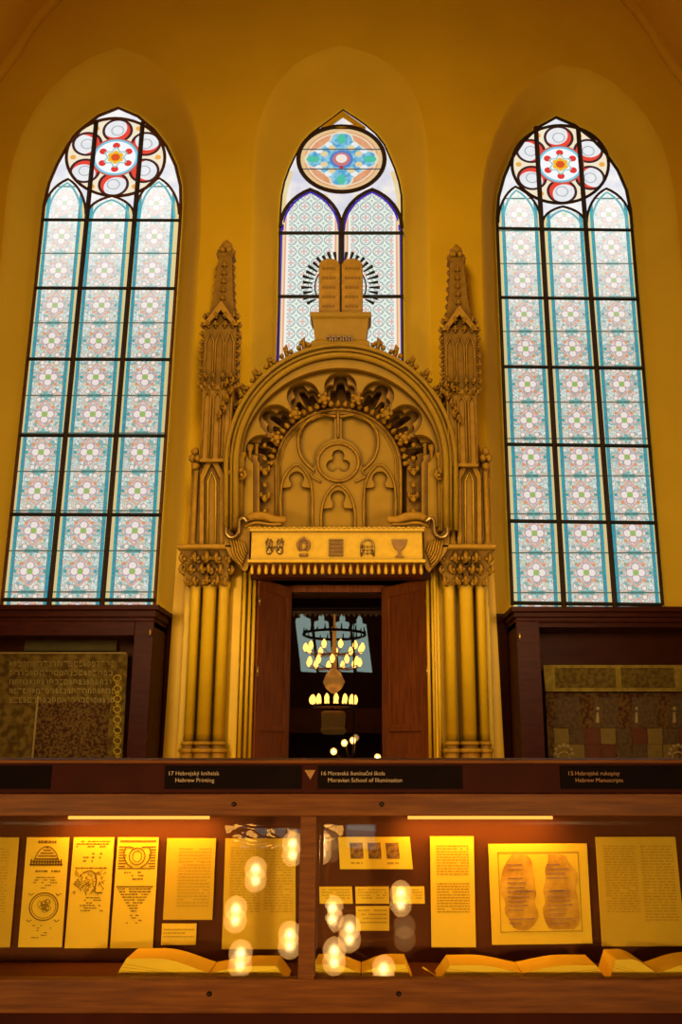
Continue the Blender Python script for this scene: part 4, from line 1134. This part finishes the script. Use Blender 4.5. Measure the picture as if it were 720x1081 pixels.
# framed parchment fragments
q = [(515.5, 891), (619.5, 890.5), (625.5, 996), (519.5, 997.5)]; t_ = doc(q, 'square pale mount holding two ragged brown parchment fragments', name='mounted_fragments')
bm = bmesh.new(); 
for k, (u0, v0, u1, v1) in enumerate(((.09, .08, .91, .095), (.09, .87, .91, .88), (.09, .08, .10, .88), (.90, .08, .91, .88))): qd(bm, q, u0, v0, u1, v1)
obj('mount_line', bm, 'ink_faint', t_)
for s, pts in ((0, [(.24, .10), (.38, .10), (.42, .16), (.44, .25), (.46, .32), (.47, .42), (.49, .50), (.46, .58), (.47, .70), (.45, .80), (.36, .86), (.22, .86), (.17, .76), (.13, .68), (.15, .58), (.12, .48), (.14, .36), (.13, .24), (.20, .17)]),
               (1, [(.62, .10), (.76, .11), (.80, .18), (.88, .28), (.90, .36), (.87, .46), (.88, .55), (.91, .63), (.88, .74), (.85, .84), (.74, .86), (.60, .85), (.54, .77), (.51, .66), (.55, .58), (.53, .46), (.56, .36), (.55, .26), (.60, .18)])):
    jp = [(u+random.uniform(-.026, .020), v+random.uniform(-.012, .012)) for u, v in pts]
    bm = bmesh.new(); plate(bm, [uv(q, u, v) for u, v in smoothpts(jp+[jp[0]], 1)[:-1]], [], YD-.0025, .0015)
    f = obj('parchment_fragment', bm, 'parch', t_)
    bm = bmesh.new()
    for k in range(14):
        v = .2+k*.045; u0 = .18 if s == 0 else .58
        if random.random() < .8: qd(bm, q, u0, v, u0+random.uniform(.12, .26), v+.012, YD-.0026)
    qd(bm, q, .25+.36*s, .46, .44+.36*s, .475, YD-.0026)
    obj('script', bm, 'gilt_dark', f)
q = Q(628.5, 713, 883.5, 635.5, 724, 999); t_ = doc(q, 'large two column page at the right end of the case', 'paper_dim')
bm = bmesh.new()
for u0, v1 in ((.09, .70), (.55, .78)):
    words(bm, q, u0, .08, u0+.40, v1, 26, .97, .5)
obj('faint_text', bm, 'ink_faint', t_)
# open books ---------------------------------------------------------------------
def book(gx, xl_, xr_, hl, hr, lab, yb=1040, dep=.15, dark=False):
    """profile in pixels at the front edge of the book, gx = gutter"""
    Yb = YF+.09
    t_ = thing('open_book', lab, 'book', P(gx, yb-1, Yb), 'open books lying along the case shelf')
    def half(x_out, x_in, hgt, nm):
        d = 1 if x_out > x_in else -1; n = 14; top = []
        for i in range(n+1):
            f = i/n; x = x_in+(x_out-x_in)*f*.86
            e = math.sin(min(1, f*1.9)*PI/2)**.9*(1-.12*f)+.06*math.sin(f*6)*(1-f)
            top.append((x, 1031-(hgt*e)*(0.35+.65*min(1, f*1.6))-4))
        pts = [(x_in, 1036.5)]+top+[(x_out, 1036.5)]
        bm = bmesh.new(); plate(bm, pts, [], Yb, dep); obj(nm, bm, 'paper', t_)
        # page edge lines
        bm = bmesh.new()
        for k in range(5):
            x_o = x_out-(x_out-top[-1][0])*(k+.5)/6
            tp = top[-1][1]+(1034-top[-1][1])*(1-(k+.5)/6)*.9
            tube(bm, [P(x_in+(x_out-x_in)*.05, 1035.8-k*.3, Yb-.001), P(x_in+(x_o-x_in)*.6, 1034-(1034-tp)*.55-1, Yb-.001), P(x_o-d*.2, tp+.6, Yb-.001)], .0006, 4)
        obj('page_edges', bm, 'ink_faint', t_)
    half(xl_, gx-.5, hl, 'page_block'); half(xr_, gx+.5, hr, 'page_block')
    bm = bmesh.new(); pbox(bm, min(xl_, xr_)-1, max(xl_, xr_)+1, 1037, 1039.8, Yb-.003, dep+.01); obj('cover', bm, 'wood_red', t_)
book(221, 119, 303, 17, 8, 'thick open book leftmost on the case shelf, high left page block')
book(381, 326, 436, 10, 10, 'open book right of the wooden post on the shelf')
book(551, 463, 642, 9, 9, 'broad low open book under the framed parchment fragments')
book(694, 643, 770, 16, 12, 'open book at far right end of the shelf with raised left pages')
# small cable / stand seen left of the right-hand books
bm = bmesh.new(); px_tube(bm, smoothpts([(446, 1021), (452, 1025), (464, 1033)], 1), YF+.12, .0025, 6); tag(obj('page_strap', bm, 'paper'), 'thin pale strap curling beside the broad low open book', 'strap')
# ------------------------------------------------------------------ CHANDELIERS behind the photographer
def bulb_mat(name, on=True):
    m, t, o = new_mat(name)
    e = t.nodes.new('ShaderNodeEmission'); lw = t.nodes.new('ShaderNodeLayerWeight'); lw.inputs[0].default_value = .5
    f = E(t, lw.outputs['Facing'])
    col = mixc(t, f, (1, .60, .20), (1, .38, .05)); t.links.new(col, e.inputs[0])
    st = (f*(-1.0)+1.0)._m('POWER', 18.0)*(60.0 if on else .3)+(8.0 if on else 1.6)
    t.links.new(st.k, e.inputs[1]); t.links.new(e.outputs[0], o.inputs[0]); return m
M['bulb'] = bulb_mat('frosted_globe_bulb'); M['bulb_off'] = bulb_mat('dim_globe_bulb', False)
nrm = Vector((0, -math.cos(TILT), math.sin(TILT)))
def refl(px, py, L):
    x = (px-CX0)/F; y = -(py-CY0)/F; d = Vector((x, CT-y*ST, ST+y*CT)).normalized()
    tt = (g0-CAM).dot(nrm)/d.dot(nrm); h = CAM+d*tt; r = d-2*d.dot(nrm)*nrm
    return h+r*L
bl = [(309, 890, 3.3), (339, 888, 3.5), (270, 917, 3.2), (249, 959, 3.1), (306, 986, 3.0), (254, 1006, 3.0), (351, 958, 3.2), (369, 979, 3.1), (353, 1003, 3.0), (423, 942, 3.3), (405, 1022, 3.1)]
ctr = refl(338, 952, 3.15)
ch = thing('globe_chandelier', 'small brass chandelier with round globe bulbs reflected in the display case glass', 'chandelier', ctr+Vector((0, 0, .0)))
bm = bmesh.new(); lathe(bm, [(.02, -.12), (.06, -.08), (.03, -.02), (.07, .05), (.03, .12), (.012, .2), (.012, 6.0)], ctr, 14); obj('stem', bm, 'iron', ch, smooth=True)
for i, (a, b, L) in enumerate(bl+[(349, 886, 3.7), (427, 978, 3.3)]):
    p = refl(a, b, L); bo = bpy.data.objects.new('arm', None); bo.location = p; link(bo, ch)
    bm = bmesh.new(); m1 = ctr.lerp(p, .5)+Vector((0, 0, -.08)); 
    tube(bm, [ctr, ctr.lerp(m1, .6)+Vector((0, 0, -.02)), m1, p.lerp(m1, .3)+Vector((0, 0, .0)), p+Vector((0, 0, -.07))], .008, 8); obj('bracket', bm, 'gilt_dark', bo, smooth=True)
    bm = bmesh.new(); ball(bm, p, .072, (1, 1, 1.05), 3); obj('globe_bulb', bm, 'bulb' if i < 11 else 'bulb_off', bo, smooth=True)
# large chandelier mirrored in the ark's glass
YC = -3.5
def MC(px, py): 
    p = MR(px, py, YC); return Vector((p.x, YC, p.z))
cc = MC(352.5, 717)
big = thing('tiered_chandelier', 'large two tier candle chandelier mirrored in the glass of the ark doorway', 'chandelier', cc)
zq = lambda y: MC(352, y).z
bm = bmesh.new(); lathe(bm, [(.05, zq(732)-cc.z), (.20, zq(727)-cc.z), (.28, zq(720)-cc.z), (.20, zq(712)-cc.z), (.07, zq(706)-cc.z), (.05, zq(668)-cc.z), (.10, zq(664)-cc.z), (.03, zq(660)-cc.z), (.02, 7.0)], cc, 16)
obj('stem', bm, basic('warm_lit_brass', (.5, .28, .06), (.7, .4, .1), .4, 6, metal=.6, emit=((.8, .32, .05), 1.0)), big, smooth=True)  # lamplight on the brass put in as emission
for rad, y, r in ((.80, 670, .035), (.58, 750-4, .03)):
    bm = bmesh.new(); tube(bm, [Vector((cc.x+rad*math.cos(2*PI*k/32), YC+rad*math.sin(2*PI*k/32), zq(y))) for k in range(32)], r, 6, True)
    obj('hoop', bm, 'iron', big, smooth=True)
bm = bmesh.new()
for k in range(24):
    a = 2*PI*k/24; p = Vector((cc.x+.80*math.cos(a), YC+.80*math.sin(a), zq(670)))
    tube(bm, [p, p+Vector((0, 0, .16 if k % 2 else .10))], [.03, .01], 5)
obj('cresting', bm, 'iron', big)
def candle(p, tier):
    c = bpy.data.objects.new('candle_arm', None); c.location = p; link(c, big)
    bm = bmesh.new(); q = Vector((cc.x, YC, p.z-.15)); tube(bm, [q, q.lerp(p, .6)+Vector((0, 0, -.12)), p+Vector((0, 0, -.12))], .012, 6); obj('bracket', bm, 'gilt_dark', c)
    bm = bmesh.new(); lathe(bm, [(.025, -.10), (.05, -.06), (.068, 0), (.045, .07), (.010, .12)], p, 10); obj('candle_bulb', bm, 'flame', c, smooth=True)
for k in range(11):
    a = 2*PI*(k+.3)/11; candle(Vector((cc.x+.74*math.cos(a), YC+.74*math.sin(a), zq(684))), 0)
for k in range(11):
    a = 2*PI*(k+.8)/11; candle(Vector((cc.x+.66*math.cos(a), YC+.66*math.sin(a), zq(699))), 1)
for k in range(15):
    a = 2*PI*(k+.4)/15; candle(Vector((cc.x+.56*math.cos(a), YC+.56*math.sin(a), zq(739))), 2)
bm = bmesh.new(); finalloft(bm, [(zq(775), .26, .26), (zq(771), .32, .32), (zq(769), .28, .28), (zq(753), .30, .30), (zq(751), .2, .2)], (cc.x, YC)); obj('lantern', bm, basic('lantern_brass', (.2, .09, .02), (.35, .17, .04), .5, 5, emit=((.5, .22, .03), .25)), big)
# ------------------------------------------------------------------ LIGHTS
def area(name, loc, target, size, power, col, sy=None, spread=None):
    l = bpy.data.lights.new(name, 'AREA'); l.energy = power; l.color = col; l.size = size
    if sy: l.shape = 'RECTANGLE'; l.size_y = sy
    if spread: l.spread = spread
    o = bpy.data.objects.new(name, l); C.objects.link(o); o.location = loc
    o.rotation_euler = (Vector(target)-Vector(loc)).to_track_quat('-Z', 'Y').to_euler()
    return o
area('key_light', (-.3, 4.6, 7.4), (0, 9.5, 4.2), 1.0, 85, (1, .79, .42), spread=2.6)  # unseen area light standing for the main light from above
for x in (-2.3, 2.3): area('low_fill', (x, 5.4, 2.9), (x*.3, 9.3, 2.7), .5, 34, (1, .79, .40), spread=2.0)  # unseen fills added to brighten the columns and doors
area('high_fill', (0, 3.4, 6.6), (0, 9.5, 8.8), 1.0, 62, (1, .79, .42), spread=2.4)  # unseen fill added for the upper wall, no fitting there
for x in (-1.9, 1.7): area('case_front_fill', (x, -.5, 1.14), (0.1, 3.2, 1.18), .25, 13, (1, .66, .25), spread=1.2)  # unseen fills added to light the documents behind the glass
for a, b in ((62, 225), (425, 592)):
    x0, x1 = X(a, 862, YF+.3), X(b, 862, YF+.3)
    area('strip_lamp', ((x0+x1)/2, YF+.33, Z(863.5, YF+.33)-.008), ((x0+x1)/2, YF+.42, 1.0), x1-x0, 2.6, (1, .42, .06), sy=.02)
w = bpy.data.worlds.new('world'); bpy.context.scene.world = w; w.use_nodes = True
w.node_tree.nodes['Background'].inputs[0].default_value = (.9, .6, .3, 1); w.node_tree.nodes['Background'].inputs[1].default_value = .02
# ------------------------------------------------------------------ CAMERA
cd = bpy.data.cameras.new('camera'); cam = bpy.data.objects.new('camera', cd); C.objects.link(cam)
cd.sensor_fit = 'VERTICAL'; cd.sensor_height = 36; cd.sensor_width = 24; cd.lens = F/1081*36
cd.shift_x = -(CX0-360)/1081; cd.clip_start = .05; cd.clip_end = 100
cam.location = CAM; cam.rotation_euler = (PI/2+TH, 0, 0)
sc = bpy.context.scene; sc.camera = cam
sc.view_settings.view_transform = 'Standard'; sc.view_settings.look = 'None'; sc.view_settings.exposure = 0; sc.view_settings.gamma = 1
sc.cycles.max_bounces = 8; sc.cycles.transparent_max_bounces = 16
